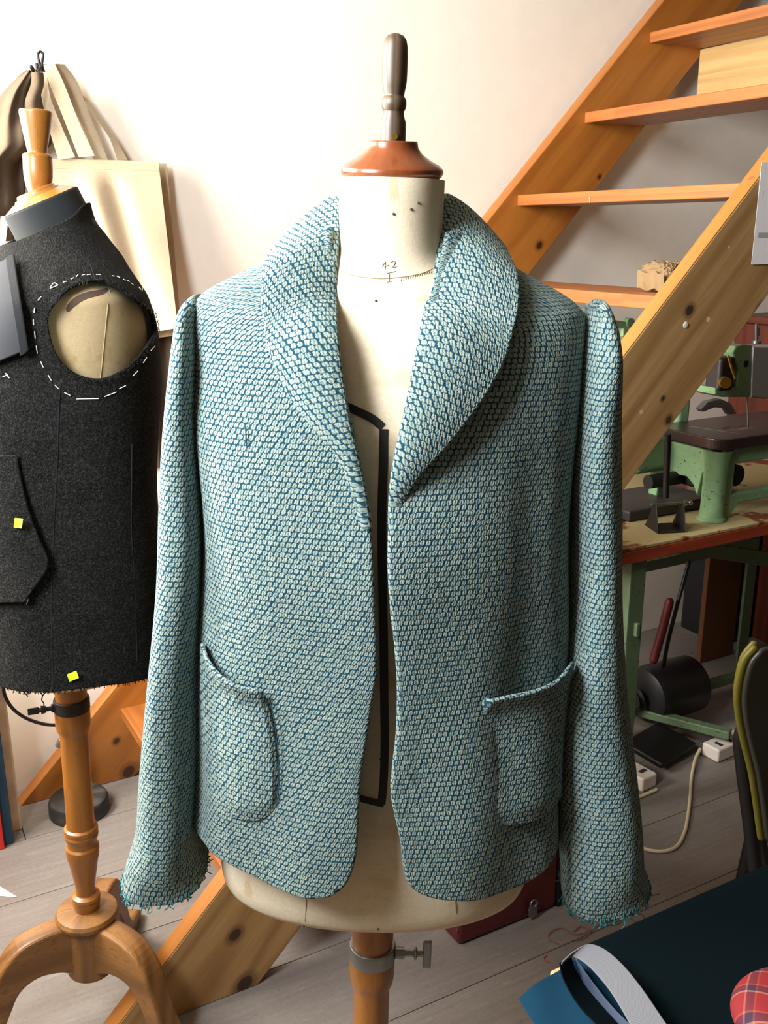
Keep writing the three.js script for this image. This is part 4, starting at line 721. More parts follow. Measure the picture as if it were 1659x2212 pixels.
/* ------------------------------------------------------------------ left floor corner: boards, lamp stand, paper scrap */
{
  const bd = [['cream board leaning against the wall behind a blue board', '#dcc3a4', 47, 1788, .5, .016], ['dark blue board leaning between a cream and a red board', '#123a52', 30, 1818, .52, .014], ['red board in front of the dark blue board', '#c3281f', 10, 1831, .40, .012]];
  bd.forEach(([label, col, px, py, h, t]) => {
    const p = onY(px, py, 0), m = single('leaning_board', label, 'board', at(bx(.55, h, t, .002, 'x'), -.275, h / 2, 0), mat({ map: rep(tex(128, 128, (u, v) => { const c = new THREE.Color(col), k = 1 + (fbm(u * 8, v * 8, px, 3, 8, 8) - .5) * .25; const s = c.getHex(); return [((s >> 16) & 255) * k, ((s >> 8) & 255) * k, (s & 255) * k]; }), .3, .3), roughness: 0.6 }), V(p.x, 0, p.z), 0, 'boards leaning in the corner'); m.rotation.x = -0.05;
  });
  const b = onY(172, 1752, 0), L = thing('lamp_stand', 'black lamp stand with round foot and bent arm behind the wooden pole', 'lamp', V(b.x, 0, b.z));
  part(L, 'foot', lathe([[0, .046], [.060, .045], [.070, .041], [.0735, .034], [.0745, .004], [.073, 0], [0, 0]], 48), mat({ map: rep(tex(128, 128, (u, v) => { const k = fbm(u * 6, v * 6, 300, 4, 6, 6), c = 34 + 46 * sst(.4, .75, k); return [c, c, c * .95]; }), .15, .15), roughness: 0.6 }), 'dusty black round foot');
  const top = onZ(130, 1566, b.z).sub(L.position), e = (x, y, z) => onZ(x, y, b.z + z).sub(L.position);
  part(L, 'stem', rod(V(0, .04, 0), V(0, top.y, 0), .006), M.blackIron);
  part(L, 'arm', tube([V(0, top.y - .004, 0), e(128, 1566, 0), e(100, 1565, 0), e(60, 1553, 0), e(30, 1533, 0), e(14, 1510, 0), e(8, 1490, 0), e(10, 1465, .0), e(24, 1440, 0)], .0042, 60, 10), M.blackPlastic);
  const cl = e(132, 1606, .02); part(L, 'clip', at(bx(.022, .022, .012, .003), cl.x, cl.y, cl.z, 0, 0, -.5), M.steel);
  const pc = onY(10, 1930, .0012), tri = [[0, 1916], [0, 1938], [37, 1938], [15, 1927]].map(q => onY(q[0], q[1], .001));
  const sg = geoFrom([...[onY(-30, 1900, .001), onY(-30, 1934, .001), onY(37, 1938, .001), onY(0, 1915, .001)].flatMap(p => [p.x, p.y + .0006, p.z])], [0, 0, 0, 1, 1, 1, 1, 0], [0, 1, 2, 0, 2, 3]);
  single('paper_scrap', 'pointed white paper offcut lying on the grey floor', 'paper', solid({ pos: [...sg.attributes.position.array], uv: [0, 0, 0, 1, 1, 1, 1, 0], idx: [0, 1, 2, 0, 2, 3] }, .0005, 2), mat({ color: '#efe9df', roughness: 0.8, side: two }));
}

/* ------------------------------------------------------------------ machine table, under the stairs */
const TB = { y: .72, z1: .868, z0: .28, x0: 1.42, x1: 2.75 };
M.green = mat({ map: rep(tex(512, 512, (u, v) => { const k = fbm(u * 5, v * 5, 401, 3, 5, 5), c = vnoise(u * 70, v * 70, 403, 70, 70) * .6 + vnoise(u * 30, v * 30, 404, 30, 30) * .4, m = 1 + (k - .5) * .16; const chip = sst(.80, .84, c); return mix3([116 * m, 148 * m, 108 * m], [34, 34, 30], chip); }), .2, .2), roughness: 0.42 });
M.greenLeg = mat({ map: rep(tex(256, 256, (u, v) => { const k = fbm(u * 4, v * 4, 411, 3, 4, 4), c = vnoise(u * 40, v * 40, 413, 40, 40), m = 1 + (k - .5) * .2; return mix3([92 * m, 112 * m, 82 * m], [38, 38, 34], sst(.9, .94, c)); }), .2, .2), roughness: 0.5 });
{
  const G = thing('sewing_table', 'worn machine table with red brown edge and green metal legs under the stairs', 'table', V(TB.x0, 0, TB.z1));
  const w = TB.x1 - TB.x0, d = TB.z1 - TB.z0;
  const topTex = rep(tex(1024, 512, (u, v) => { const a = fbm(u * 18, v * 9, 421, 5, 18, 9), f = vnoise(u * 300, v * 150, 424, 300, 150), worn = sst(.60, .66, a); return mix3([166 + 14 * (f - .5), 151 + 14 * (f - .5), 108], [116, 60, 32], worn); }), w, d);
  const top = bx(w, .008, d, .002, 'x'); const uv = top.attributes.uv, ps = top.attributes.position; for (let i = 0; i < uv.count; i++) uv.setXY(i, ps.getX(i) + w / 2, ps.getZ(i) + d / 2);
  part(G, 'tabletop', at(top, w / 2, TB.y - .004, -d / 2), mat({ map: topTex, roughness: 0.6 }), 'worn cream tabletop with brown patches');
  part(G, 'table_edge', at(bx(w + .004, .030, d + .004, .003, 'x'), w / 2, TB.y - .0235, -d / 2), phys({ map: woodMap(.3, 1.2, 256, 512, [170, 70, 34], [124, 44, 20], 431, 7), roughness: 0.5 }), 'red brown wooden edge');
  const lx = 1.595 - TB.x0, iron = (x, z, sx) => merge([at(bx(.045, TB.y - .04, .006, .002), x, (TB.y - .04) / 2, z), at(bx(.006, TB.y - .04, .045, .002), x - sx * .0225, (TB.y - .04) / 2, z - .02)]);
  part(G, 'leg', iron(lx, -.025, 1), M.greenLeg); part(G, 'leg', iron(lx + .02, -.50, 1), M.greenLeg); part(G, 'leg', iron(lx + .98, -.025, -1), M.greenLeg); part(G, 'leg', iron(lx + .98, -.50, -1), M.greenLeg);
  part(G, 'crossbar', at(bx(1.0, .035, .012, .003, 'x'), lx + .5, .43, -.50), M.greenLeg);
  part(G, 'crossbar', at(bx(.012, .035, .50, .003, 'z'), lx, .50, -.26), M.greenLeg);
  part(G, 'brace', at(bx(.62, .045, .012, .003, 'x'), lx + .52, .54, -.30, 0, -.25, -.22), M.greenLeg);
  part(G, 'treadle_bar', at(bx(.95, .025, .03, .004, 'x'), lx + .5, .09, -.30), M.greenLeg);
  part(G, 'treadle_bar', at(bx(.03, .025, .40, .004, 'z'), lx + .35, .07, -.25, 0, .5, 0), M.greenLeg);
  const mo = new THREE.Group(); mo.name = 'motor'; G.add(mo); { const q = onZ(1440, 1490, .56).sub(G.position); mo.position.copy(q); }
  part(mo, 'motor_body', at(lathe([[0, -.11], [.07, -.11], [.085, -.095], [.088, .06], [.08, .085], [.05, .1], [0, .1]], 36), 0, 0, 0, 0, 0, Math.PI / 2), M.blackPlastic, 'black round motor');
  part(mo, 'pulley', at(lathe([[0, -.01], [.035, -.01], [.028, 0], [.035, .01], [0, .01]], 24), -.13, 0, 0, 0, 0, Math.PI / 2), M.darkSteel);
  const bz = (x, y) => onZ(x, y, .56).sub(G.position);
  part(G, 'drive_belt', tube([bz(1428, 1470), bz(1440, 1400), bz(1462, 1310), bz(1488, 1215)], .006, 20, 8), M.blackPlastic);
  { const g = tube([bz(1412, 1425), bz(1428, 1370), bz(1446, 1300)], .013, 16, 10); part(G, 'belt_guard', g, mat({ color: '#5e1814', roughness: 0.5 }), 'dark red belt guard'); }
  { const q = onY(1425, 1612, .03).sub(G.position); part(G, 'foot_pedal', at(bx(.17, .018, .13, .006, 'x'), q.x, .035, q.z, .12, .2, 0), M.blackIron); }

  // sewing machine, in axes of the room
  const f = onY(1557, 1130, TB.y), S = thing('sewing_machine', 'pale green industrial sewing machine with chipped paint standing on the worn table', 'sewing machine', V(f.x, TB.y, f.z));
  const post = lathe([[.036, 0], [.036, .006], [.030, .010], [.029, .05], [.0295, .12], [.033, .165], [.038, .183]], 32);
  part(S, 'front_post', at(post, 0, .001, -.032), M.green, 'green post with chipped paint');
  // frame: side arch and front arch
  const arch = (pts, t) => prism(pts, t, .004, 2);
  const side = arch([[0, .183], [.20, .183], [.20, .02], [.17, .02], [.165, .07], [.13, .098], [.07, .102], [.045, .085], [.03, .06], [.02, .12], [0, .13]], .03); side.rotateY(Math.PI / 2); side.translate(-.028, 0, -.03);
  part(S, 'frame', side, M.green);
  const hole = new THREE.Shape([[.01, .183], [.36, .183], [.36, .0], [.30, 0], [.28, .035], [.08, .035], [.05, .0], [.02, .0]].map(p => new THREE.Vector2(...p))), win = new THREE.Path(); win.moveTo(.055, .062); win.lineTo(.24, .062); win.lineTo(.24, .14); win.lineTo(.055, .14); win.closePath(); hole.holes.push(win);
  const fg = new THREE.ExtrudeGeometry(hole, { depth: .022, bevelEnabled: true, bevelThickness: .004, bevelSize: .004, bevelOffset: -.004, bevelSegments: 2 }); fg.translate(0, .001, -.046);
  part(S, 'frame', fg, M.green);
  const bedShape = new THREE.Shape(); bedShape.moveTo(-.035, -.23); bedShape.lineTo(.42, -.23); bedShape.lineTo(.42, .006); bedShape.lineTo(.015, .006); bedShape.quadraticCurveTo(-.035, .006, -.035, -.045); bedShape.closePath();
  const bg = new THREE.ExtrudeGeometry(bedShape, { depth: .022, bevelEnabled: true, bevelThickness: .003, bevelSize: .003, bevelOffset: -.003, bevelSegments: 2, curveSegments: 10 }); bg.rotateX(Math.PI / 2); bg.translate(0, .212, 0);
  part(S, 'bed_plate', bg, mat({ color: '#4a3a38', metalness: 0.7, roughness: 0.35 }), 'dark polished steel bed');
  part(S, 'bed_rail', at(bx(.004, .004, .16, .001), .055, .2135, -.10, 0, .25, 0), M.chrome);
  part(S, 'needle_plate', at(bx(.09, .003, .05, .001), .13, .2135, -.09), M.chrome);
  // head
  const q = (x, y, z) => onZ(x, y, f.z + z).sub(S.position);
  const headP = [[1582, 762], [1590, 748], [1605, 744], [1626, 746], [1624, 858], [1560, 858], [1545, 852], [1545, 838], [1590, 836], [1594, 800]].map(([x, y]) => { const p = q(x, y, -.08); return [p.x, p.y]; });
  const hg = prism(headP, .075, .004, 2); hg.translate(0, 0, -.155); part(S, 'head', hg, M.green, 'green machine head');
  const fpP = [[1626, 750], [1720, 750], [1720, 850], [1650, 862], [1622, 858]].map(([x, y]) => { const p = q(x, y, -.075); return [p.x, p.y]; }); const fp = prism(fpP, .08, .004, 2); fp.translate(0, 0, -.152); part(S, 'face_plate', fp, mat({ color: '#c3ccd8', metalness: 0.85, roughness: 0.35 }), 'chrome face plate');
  const b1 = q(1612, 786, -.078); part(S, 'badge', at(bx(.014, .016, .003, .001), b1.x, b1.y, b1.z), M.blackIron, 'small dark badge');
  const kn = q(1565, 826, -.055); part(S, 'tension_knob', at(new THREE.CylinderGeometry(.014, .014, .02, 20), kn.x, kn.y, kn.z, Math.PI / 2, 0, .5), M.brass, 'brass tension knob');
  part(S, 'lever', tube([q(1573, 770, -.07), q(1580, 795, -.065), q(1588, 818, -.06)], .0035, 12, 8), M.brass);
  const armP = [[1330, 690], [1590, 752], [1590, 800], [1500, 820], [1400, 800]].map(([x, y]) => { const p = q(x, y, -.13); return [p.x, p.y]; });
  part(S, 'tension_block', (() => { const p = q(1556, 806, -.10), g = at(bx(.055, .085, .05, .01), p.x, p.y, p.z); return g; })(), M.darkSteel);
  const sp = q(1634, 742, -.09), st = q(1634, 700, -.09); part(S, 'spindle', merge([rod(sp, st, .0045, 12), at(new THREE.CylinderGeometry(.012, .012, .007, 20), sp.x, sp.y + .004, sp.z), at(new THREE.CylinderGeometry(.0055, .0055, .022, 12), sp.x, sp.y + .03, sp.z)]), M.steel, 'steel threaded spindle');
  const pr = [[1515, 884], [1530, 868], [1558, 862], [1580, 872], [1592, 894], [1578, 896], [1570, 882], [1545, 880], [1520, 890]].map(([x, y]) => { const p = q(x, y, -.07); return [p.x, p.y]; }); const pg = prism(pr, .02, .002, 2); pg.translate(0, 0, -.09); part(S, 'presser_arch', pg, M.steel, 'grey steel presser arm');
  part(S, 'needle_bar', rod(q(1614, 858, -.09), q(1616, 925, -.09), .0022, 10), M.steel);
  part(S, 'side_rod', rod(q(1443, 938, -.045), q(1438, 1075, -.045), .008, 12), M.blackIron, 'dark vertical rod');
  const lb = q(1400, 985, -.16); part(S, 'rear_casing', at(bx(.14, .10, .12, .02), lb.x + .03, lb.y + .0, -.22), M.green, 'green rear casing');
  part(S, 'column', at(bx(.045, .24, .05, .012), .09, .32, -.26), M.green); part(S, 'arm', at(bx(.20, .07, .06, .02, 'x'), .13, .46, -.27), M.green);
  const gd = onZ(1345, 700, f.z - .27).sub(S.position);
  part(S, 'thread_guide', merge([at(bx(.06, .018, .012, .005), gd.x - .015, gd.y, gd.z, 0, 0, -.15), at(new THREE.CylinderGeometry(.013, .013, .018, 20), gd.x + .02, gd.y + .002, gd.z, Math.PI / 2, 0, 0), at(bx(.02, .03, .012, .004), gd.x + .008, gd.y - .018, gd.z)]), M.green, 'green thread guide seen under the tread');
  part(S, 'base_slab', at(bx(.30, .028, .18, .006, 'x'), -.05, .0148, -.205), mat({ color: '#3a3432', roughness: 0.5, metalness: 0.3 }), 'dark base slab');
  part(S, 'mechanism', merge([at(new THREE.CylinderGeometry(.018, .018, .14, 16), -.05, .09, -.14, 0, 0, Math.PI / 2), at(bx(.05, .06, .05, .008), .02, .10, -.12)]), M.blackIron, 'black mechanism below the bed'); part(S, 'gear_wheel', at(new THREE.CylinderGeometry(.028, .028, .02, 20), .10, .10, -.06, Math.PI / 2, 0, 0), M.blackIron);

  // bent sheet steel holder on the table
  const c0 = onY(1452, 1152, TB.y), H = thing('thread_holder', 'small bent sheet steel holder with a rod on the worn table', 'holder', V(c0.x, TB.y, c0.z), -.35); H.scale.setScalar(1.22);
  const wing = prism([[0, 0], [.062, 0], [.040, .035], [.030, .062], [.020, .062], [.010, .03]], .0016, .0004, 1), w2 = wing.clone(); wing.rotateY(Math.PI / 2); w2.rotateY(Math.PI / 2);
  part(H, 'plate', at(bx(.062, .002, .064, .0008), .0, .0012, -.032), M.darkSteel); part(H, 'wing', at(wing, -.030, .001, 0), M.darkSteel); part(H, 'wing', at(w2, .028, .001, 0), M.darkSteel);
  part(H, 'rod', merge([rod(V(-.036, .054, -.026), V(.046, .054, -.026), .003, 10), at(new THREE.SphereGeometry(.0065, 14, 10), .034, .054, -.026), at(new THREE.SphereGeometry(.005, 12, 8), .046, .054, -.026)]), M.chrome);
  // dark tools at the left of the table
  const t1 = onY(1350, 1122, TB.y), tg = thing('pliers', 'black iron tool lying on the worn table beside the sleeve', 'tool', V(t1.x - .03, TB.y, t1.z), .1);
  part(tg, 'jaw', at(prism([[-.06, 0], [.045, 0], [.06, .01], [.04, .022], [-.06, .024]], .02, .004, 2), 0, .001, 0, -Math.PI / 2, 0, 0), M.blackIron); part(tg, 'pivot', at(new THREE.CylinderGeometry(.008, .008, .03, 14), -.01, .017, -.01), M.steel);
  const t2 = onY(1352, 1124, TB.y); single('steel_ruler', 'thin dark steel strip lying on the worn table edge', 'ruler', at(bx(.14, .0025, .012, .0008, 'x'), 0, .0015, 0), M.darkSteel, V(t2.x, TB.y, t2.z), .15);
}

/* ------------------------------------------------------------------ behind the table: cabinet, panels */
{
  const red = phys({ map: woodMap(.4, 1.0, 256, 512, [104, 44, 24], [66, 24, 14], 441, 6), roughness: 0.45 });
  const C = thing('wooden_cabinet', 'dark red brown wooden cabinet standing behind the sewing machine', 'cabinet', V(2.78, 0, .02));
  part(C, 'body', at(bx(.82, 1.12, .40, .006), .41, .56, .20), red); part(C, 'top', at(bx(.86, .025, .43, .005, 'x'), .41, 1.1335, .21), red); part(C, 'door', at(bx(.38, .95, .02, .004), .21, .58, .41), red); part(C, 'door', at(bx(.38, .95, .02, .004), .61, .58, .41), red);
  const p = onY(1560, 1425, 0); single('cardboard_sheet', 'brown cardboard sheet standing below the machine table', 'cardboard', at(bx(.16, .50, .02, .002), 0, .25, 0), mat({ color: '#6b4426', roughness: 0.9 }), V(2.52, 0, .30));
  single('shade_block', 'black block standing in for the deep shade between the cardboard sheet and the red brown cabinet', 'box', at(bx(.14, .62, .20, .01), 0, .31, 0), M.blackPlastic, V(2.69, 0, .14));  // added black block, paints the dark void beside the cabinet
}

/* ------------------------------------------------------------------ on the stairs: paper bag and notice */
{
  const p = onY(1430, 604, 1.2925), r = rng(5), G = thing('paper_bag', 'crumpled brown paper bag with rolled top on the stair tread', 'paper bag', V(1.62, 1.2925, .60));
  const b = onZ(1392, 604, .62), k = 0; const c = onX(1432, 606, 1.655); G.position.set(1.655, 1.2925, c.z);
  const kraft = mat({ map: rep(linenTex([130, 106, 74], 95), .2, .2), roughness: 0.9 });
  const crumple = (x, y, z) => { const n = (fbm(x * 46 + 9, z * 40 + y * 34 + 5, 901, 3) - 0.5) * 2; return Math.abs(n) * 0.030 - 0.010; };
  part(G, 'bag_body', (() => { const s = grid(80, 44, (u, v) => { const th = u * 6.28318, ph = (v - 0.5) * Math.PI, c = Math.pow(Math.cos(ph), 0.45), y = Math.sign(Math.sin(ph)) * Math.pow(Math.abs(Math.sin(ph)), 0.7), e = 0.6, cx = Math.sign(Math.cos(th)) * Math.pow(Math.abs(Math.cos(th)), e), cz = Math.sign(Math.sin(th)) * Math.pow(Math.abs(Math.sin(th)), e);
    const up = sst(-0.1, 0.6, y), k = 1 + crumple(cx, y, cz) * lerp(4, 14, up) * 0.9; return { p: V(cx * c * .034 * k, .033 + y * .032 * lerp(1, k, up), cz * c * .050 * k), uv: [u * .3, v * .1] }; }, true); return geoFrom2(s); })(), kraft);
  part(G, 'folded_flap', solid(grid(24, 12, (u, v) => { const z = lerp(-.040, .046, u), y = lerp(.006, .044, v); return { p: V(-.039 - .004 * Math.sin(u * 9) - .004 * v, y + .003 * Math.sin(u * 13), z), uv: [u * .1, v * .05] }; }, false), .001, 2), kraft);

  // notice taped to the outer stringer
  const a = onZ(1645, 350, ST.z3 + .003), e = onZ(1636, 571, ST.z3 + .003);
  const N = thing('paper_notice', 'white printed paper notice on the outer side of the stringer', 'notice', V(a.x, e.y, ST.z3 + .0035)), h = a.y - e.y, w = .14;
  const c2 = document.createElement('canvas'); c2.width = 256; c2.height = 256; const x = c2.getContext('2d'); x.fillStyle = '#f1eff0'; x.fillRect(0, 0, 256, 256); x.fillStyle = '#a9a6ad'; x.fillRect(22, 175, 60, 14); x.fillStyle = '#c2bfc6'; x.fillRect(24, 70, 4, 18);
  const ct = new THREE.CanvasTexture(c2); ct.colorSpace = THREE.SRGBColorSpace;
  const g = new THREE.BoxGeometry(w, h, .0008); part(N, 'sheet', at(g, w / 2, h / 2, 0), mat({ map: ct, roughness: 0.85 }));
}

/* ------------------------------------------------------------------ chair */
{
  const c = fromCam(.585, 1.40), G = thing('green_chair', 'dark padded chair with olive green piping and black metal frame', 'chair'); G.position.copy(c); G.rotation.y = YAW; G.updateMatrixWorld(true);
  const inv = G.matrixWorld.clone().invert(), L = (x, y, d = 1.40) => onD(x, y, d).applyMatrix4(inv);
  const prof = [[1629, 1402], [1610, 1425], [1598, 1465], [1593, 1505], [1597, 1550], [1607, 1600], [1622, 1660], [1632, 1720], [1640, 1780], [1644, 1808]].map(([x, y]) => L(x, y));
  const cv = new THREE.CatmullRomCurve3(prof), olive = phys({ color: '#767122', roughness: 0.45 }), dark = phys({ color: '#3a3a34', roughness: 0.45, clearcoat: 0.3 });
  // backrest: width runs away from the camera to the right
  const dir = V(.92, 0, -.30).normalize(), W = .40, thick = V(.30, 0, .92).normalize();
  part(G, 'backrest', solid(grid(20, 40, (u, v) => { const q = cv.getPoint(v), e = Math.sin(Math.PI * clamp(u)) * .02; const top = .05 * Math.pow(2 * u - 1, 2) * (1 - v) * 0; return { p: q.clone().addScaledVector(dir, .006 + u * W).addScaledVector(thick, .004 - e), uv: [u, v] }; }, false), .012, 4), dark);
  for (const o of [0, .013]) { const pts = []; for (let i = 0; i <= 24; i++) pts.push(cv.getPoint(i / 24).addScaledVector(thick, -o * 1.2).addScaledVector(dir, o * .9)); part(G, 'piping', tube(pts, .0062, 80, 10), olive, 'olive green piping'); }
  part(G, 'back_post', tube([L(1604, 1580, 1.42), L(1600, 1600, 1.42), L(1603, 1640, 1.42), L(1618, 1760, 1.42), L(1632, 1880, 1.42)], .0125, 40, 12), M.blackPlastic);
  part(G, 'back_post', tube([L(1640, 1790, 1.46), L(1648, 1840, 1.46), L(1662, 1900, 1.46)], .010, 20, 12), M.blackPlastic);
  part(G, 'seat', at(bx(.42, .05, .42, .02), .30, .45, -.02), dark);
  for (const [x, z] of [[.12, -.2], [.48, -.2], [.12, .17], [.48, .17]]) part(G, 'leg', rod(V(x, .43, z), V(x + (x > .3 ? .03 : -.03), .0, z * 1.1), .011), M.blackPlastic);
}

/* ------------------------------------------------------------------ suitcase, power strips, cord, threads */
{
  const z = 1.062, x1 = onY(1205, 1960, 0).x, G = thing('red_case', 'dark red leather case with a metal clasp under the stairs', 'case', V(x1, 0, z));
  const red = phys({ map: rep(tex(256, 256, (u, v) => { const k = 1 + (fbm(u * 30, v * 30, 501, 3, 30, 30) - .5) * .4; return [88 * k, 26 * k, 28 * k]; }), .2, .2), roughness: 0.45 });
  part(G, 'body', at(bx(.26, .30, .30, .012), -.13, .151, -.152), red); part(G, 'corner_trim', at(bx(.014, .30, .304, .004), .004, .151, -.151), M.blackIron, 'black edge trim');
  const c = onZ(1150, 1962, z + .004).sub(G.position), cl = new THREE.Group(); cl.name = 'clasp'; G.add(cl); cl.position.copy(c);
  part(cl, 'clasp_plate', at(prism([[-.009, -.02], [.009, -.02], [.012, 0], [.008, .012], [-.008, .012], [-.012, 0]], .004, .001, 2), 0, 0, 0), M.steel, 'steel clasp'); part(cl, 'clasp_ring', at(new THREE.TorusGeometry(.009, .0022, 8, 24), 0, .014, .004), M.steel);

  const white = mat({ color: '#d8d0c6', roughness: 0.5 }), marks = mat({ color: '#2c2a2a', roughness: 0.8 });
  const strip = (label, p, turn, l) => { const S = thing('power_strip', label, 'power strip', V(p.x, 0, p.z), turn, 'white power strips on the floor'); part(S, 'housing', at(bx(.058, .040, l, .006), 0, .0205, -l / 2), white); for (let k = 0; k < Math.round(l / .045); k++) part(S, 'socket_mark', at(bx(.024, .0012, .012, .0004), .004, .0408, -.03 - k * .042), marks); return S; };
  const a = onY(1403, 1706, 0); strip('white power strip lying beside the cuff of the tweed jacket sleeve', V(a.x, 0, a.z), .12, .16);
  const b = onY(1532, 1640, 0); strip('white power strip with cream cord lying by the black chair post', V(b.x, 0, b.z), -1.55 + .05, .26);
  const cord = mat({ color: '#cdbf9c', roughness: 0.5 }), cp = [[1512, 1618, .02], [1502, 1640, .012], [1494, 1680, .005], [1491, 1720, .005], [1486, 1765, .005], [1478, 1800, .005], [1462, 1828, .005], [1440, 1838, .005], [1410, 1838, .005], [1380, 1828, .005], [1340, 1805, .005], [1300, 1790, .005]].map(([x, y, h]) => onY(x, y, h));
  single('cream_cable', 'cream power cord curving over the grey floor', 'cable', tube(cp, .0045, 120, 10), cord);
  single('cream_cable', 'short yellowish cord end below the power strip at the cuff', 'cable', tube([[1418, 1706, .006], [1400, 1714, .005], [1380, 1722, .005], [1350, 1735, .005]].map(([x, y, h]) => onY(x, y, h)), .0045, 30, 10), cord);

  const T = thing('thread_tangle', 'tangle of thin red and grey threads on the floor beside the red case', 'thread', onY(1300, 1995, 0)), r = rng(77), cols = ['#b03a48', '#8d5560', '#6b5a58', '#a84c5c', '#5a5250'].map(c => mat({ color: c, roughness: 0.9 }));
  const runs = [[[1275, 1938], [1282, 1968], [1300, 1985], [1308, 1965], [1290, 1950]], [[1310, 1945], [1330, 1962], [1342, 1972], [1325, 1985], [1300, 1995], [1270, 2012], [1240, 2018], [1215, 2005], [1190, 2012], [1185, 2028], [1210, 2040]], [[1342, 1970], [1362, 1965], [1382, 1972], [1392, 1982], [1375, 1992], [1360, 1980], [1348, 1968]], [[1368, 1968], [1385, 1975], [1395, 1988]], [[1295, 2000], [1315, 1990], [1335, 1984], [1340, 1992], [1322, 1998], [1305, 1996]], [[1180, 2062], [1175, 2072], [1185, 2078]], [[1240, 2012], [1255, 2000], [1275, 2012], [1262, 2026], [1235, 2032]], [[1396, 1925], [1402, 1934], [1425, 1930]], [[1395, 1912], [1400, 1928], [1412, 1932]]];
  runs.forEach((l, i) => part(T, 'thread', tube(l.map(([x, y], q) => onY(x, y, .0014 + .004 * r()).sub(T.position)), .0009, l.length * 10, 5), cols[i % cols.length]));
}

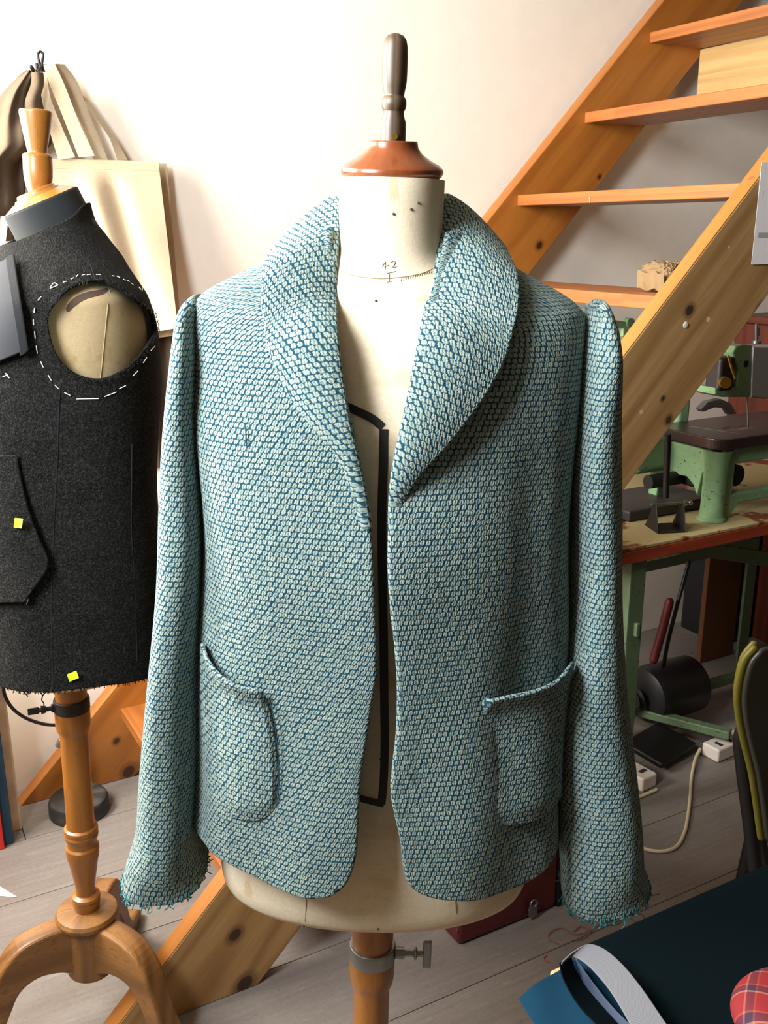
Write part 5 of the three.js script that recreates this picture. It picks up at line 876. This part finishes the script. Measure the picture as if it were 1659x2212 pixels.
/* ------------------------------------------------------------------ cutting table in the corner, cloth and notions on it */
{
  const TY = .745, c = onY(1185, 2064, TY), x0 = c.x - .012, z0 = c.z + .016, w = 1.3, d = .62;
  const G = thing('cutting_table', 'pine cutting table under dark and blue cloth', 'table', V(x0, 0, z0));
  part(G, 'tabletop', at(bx(w, .028, d, .003, 'x'), w / 2, TY - .014, d / 2), M.pineRaw); for (const [a, b] of [[.06, .06], [w - .06, .06], [.06, d - .06], [w - .06, d - .06]]) part(G, 'leg', at(bx(.05, TY - .028, .05, .003), a, (TY - .028) / 2, b), M.pineRaw);
  // blue cloth underneath, a corner hangs over the left end of the table
  const blue = phys({ map: rep(tex(256, 256, (u, v) => { const k = 1 + (vnoise(u * 128, v * 128, 601, 128, 128) - .5) * .25; return [8 * k, 46 * k, 66 * k]; }), .06, .06), roughness: 0.9, specularIntensity: 0.3 });
  const pA = onY(1122, 2150, TY + .002), pB = onY(1212, 2097, TY + .002), pC = onY(1162, 2212, TY + .002), lx = pB.clone().sub(pA), lz = pC.clone().sub(pA);
  const bl = solid(grid(50, 40, (u, v) => { const p = pA.clone().addScaledVector(lx, u * 1.7).addScaledVector(lz, v * 5); const over = Math.max(0, x0 - p.x); p.y = TY + .0045 - over * over * 3 + .0012 * Math.sin(u * 9 + v * 7); return { p, uv: [u * .3, v * .3] }; }, true), .0018, 3); 
  single('blue_cloth', 'blue wool cloth lying under the dark cloth with a corner hanging off the table', 'cloth', bl, blue);
  // dark cloth on top, rolling down over the far edge of the table
  const velvet = phys({ map: rep(tex(256, 256, (u, v) => { const k = 1 + (vnoise(u * 128, v * 128, 611, 128, 128) - .5) * .4; return [5 * k, 15 * k, 19 * k]; }), .06, .06), roughness: 1, specularIntensity: 0.12 });
  const e0 = onY(1262, 2046, TY + .0105), e1 = onY(1659, 1878, TY + .0105), f0 = onY(1440, 2212, TY + .006), ex = e1.clone().sub(e0).normalize();
  const dk = solid(grid(70, 76, (u, v) => {
    const s = lerp(0, 1.1, u), back = e0.clone().addScaledVector(ex, s), left = f0.x - e0.x, zb = Math.min(back.z, z0 - .006);
    if (v < .2) { const q = v / .2, bend = sst(.7, 1, q); return { p: V(back.x, TY - .055 + .065 * q - .0015 * bend, zb + .0015 * Math.sin(s * 24) * (1 - q) + .003 * bend * bend), uv: [s, -.07 * (1 - q)] }; }
    const t = lerp(.004, .62, (v - .2) / .8), x = back.x + left * Math.max(0, 1 - u * 3) * sst(0, .3, t);
    return { p: V(x, TY + .0105 + .0010 * Math.sin(s * 14 + t * 9) * sst(0, .05, t), zb + t + .002), uv: [s, t] };
  }, true), .0035, 4);
  single('dark_velvet_cloth', 'nearly black teal velvet cloth spread over the cutting table', 'cloth', dk, velvet);
  // waistband strip: pale grey ribbed facing with dark teal outside
  const grey = phys({ map: rep(tex(64, 64, (u, v) => { const k = (Math.sin(u * 6.283 * 8) * .5 + .5) * 34; return [124 - k, 125 - k, 130 - k]; }), .012, .012), roughness: 0.85, specularIntensity: 0.2 });
  const B = thing('waistband', 'curled waistband with pale grey ribbed facing between the blue and dark cloth', 'waistband', onY(1290, 2130, TY + .02));
  const st = (A, Bq, ya, yb, t) => { const f = (l, y) => new THREE.CatmullRomCurve3(l.map(q => onY(q[0], q[1], q[2] ?? y).sub(B.position))), a = f(A, ya), b = f(Bq, yb); return solid(grid(8, 50, (u, v) => ({ p: a.getPoint(v).lerp(b.getPoint(v), u), uv: [u * .035, v * .3] })), t, 3); };
  part(B, 'facing', st([[1480, 2275], [1432, 2205], [1382, 2132], [1338, 2080], [1300, 2050], [1272, 2042], [1240, 2054], [1214, 2076]], [[1400, 2290], [1352, 2195], [1318, 2140], [1292, 2108], [1268, 2084], [1246, 2070], [1228, 2066], [1212, 2082]], TY + .034, TY + .030, .0015), grey, 'pale grey ribbed facing');
  part(B, 'outer_band', st([[1208, 2082, TY + .030], [1212, 2105, TY + .028], [1228, 2140, TY + .024], [1255, 2180, TY + .02], [1300, 2225, TY + .018]], [[1232, 2070, TY + .008], [1240, 2095, TY + .006], [1262, 2130, TY + .005], [1295, 2165, TY + .005], [1345, 2215, TY + .005]], 0, 0, .0015), velvet, 'dark teal outside of the band');
  part(B, 'inner_facing', st([[1243, 2072, TY + .022], [1262, 2100, TY + .020], [1288, 2135, TY + .018], [1318, 2172, TY + .016], [1370, 2225, TY + .016]], [[1248, 2086, TY + .008], [1258, 2120, TY + .006], [1282, 2155, TY + .006], [1315, 2195, TY + .006], [1350, 2235, TY + .006]], 0, 0, .0012), phys({ map: grey.map, color: '#8fa4cc', roughness: 0.8 }), 'blue grey ribbed inside of the facing');
  // tartan pincushion
  const tartan = tex(512, 512, (u, v) => { const s = (t) => { const q = (t * 3) % 1; return q < .30 ? 0 : q < .36 ? 1 : q < .60 ? 2 : q < .66 ? 3 : 0; }, C = [[118, 14, 20], [150, 116, 84], [48, 18, 46], [146, 62, 30]], a = C[s(u)], b = C[s(v)], tw = (Math.floor(u * 256) + Math.floor(v * 256)) % 2; return tw ? a : mix3(a, b, .85); });
  const tc = onY(1722, 2185, TY + .035), pin = lathe([[0, .030], [.02, .0295], [.04, .026], [.05, .018], [.0535, .008], [.050, .001], [.04, -.004], [0, -.005]], 56, 3); { const p = pin.attributes.position, uv = pin.attributes.uv; for (let i = 0; i < uv.count; i++) uv.setXY(i, p.getX(i) / .09 + .5, p.getZ(i) / .09 + .5 + p.getY(i) * 3); }
  single('pincushion', 'round red and purple tartan pincushion on the dark velvet cloth', 'pincushion', pin, mat({ map: tartan, roughness: 0.85 }), V(tc.x, TY + .0185, tc.z), .6);
}

console.log('meshes built');
renderer.render(scene, camera);
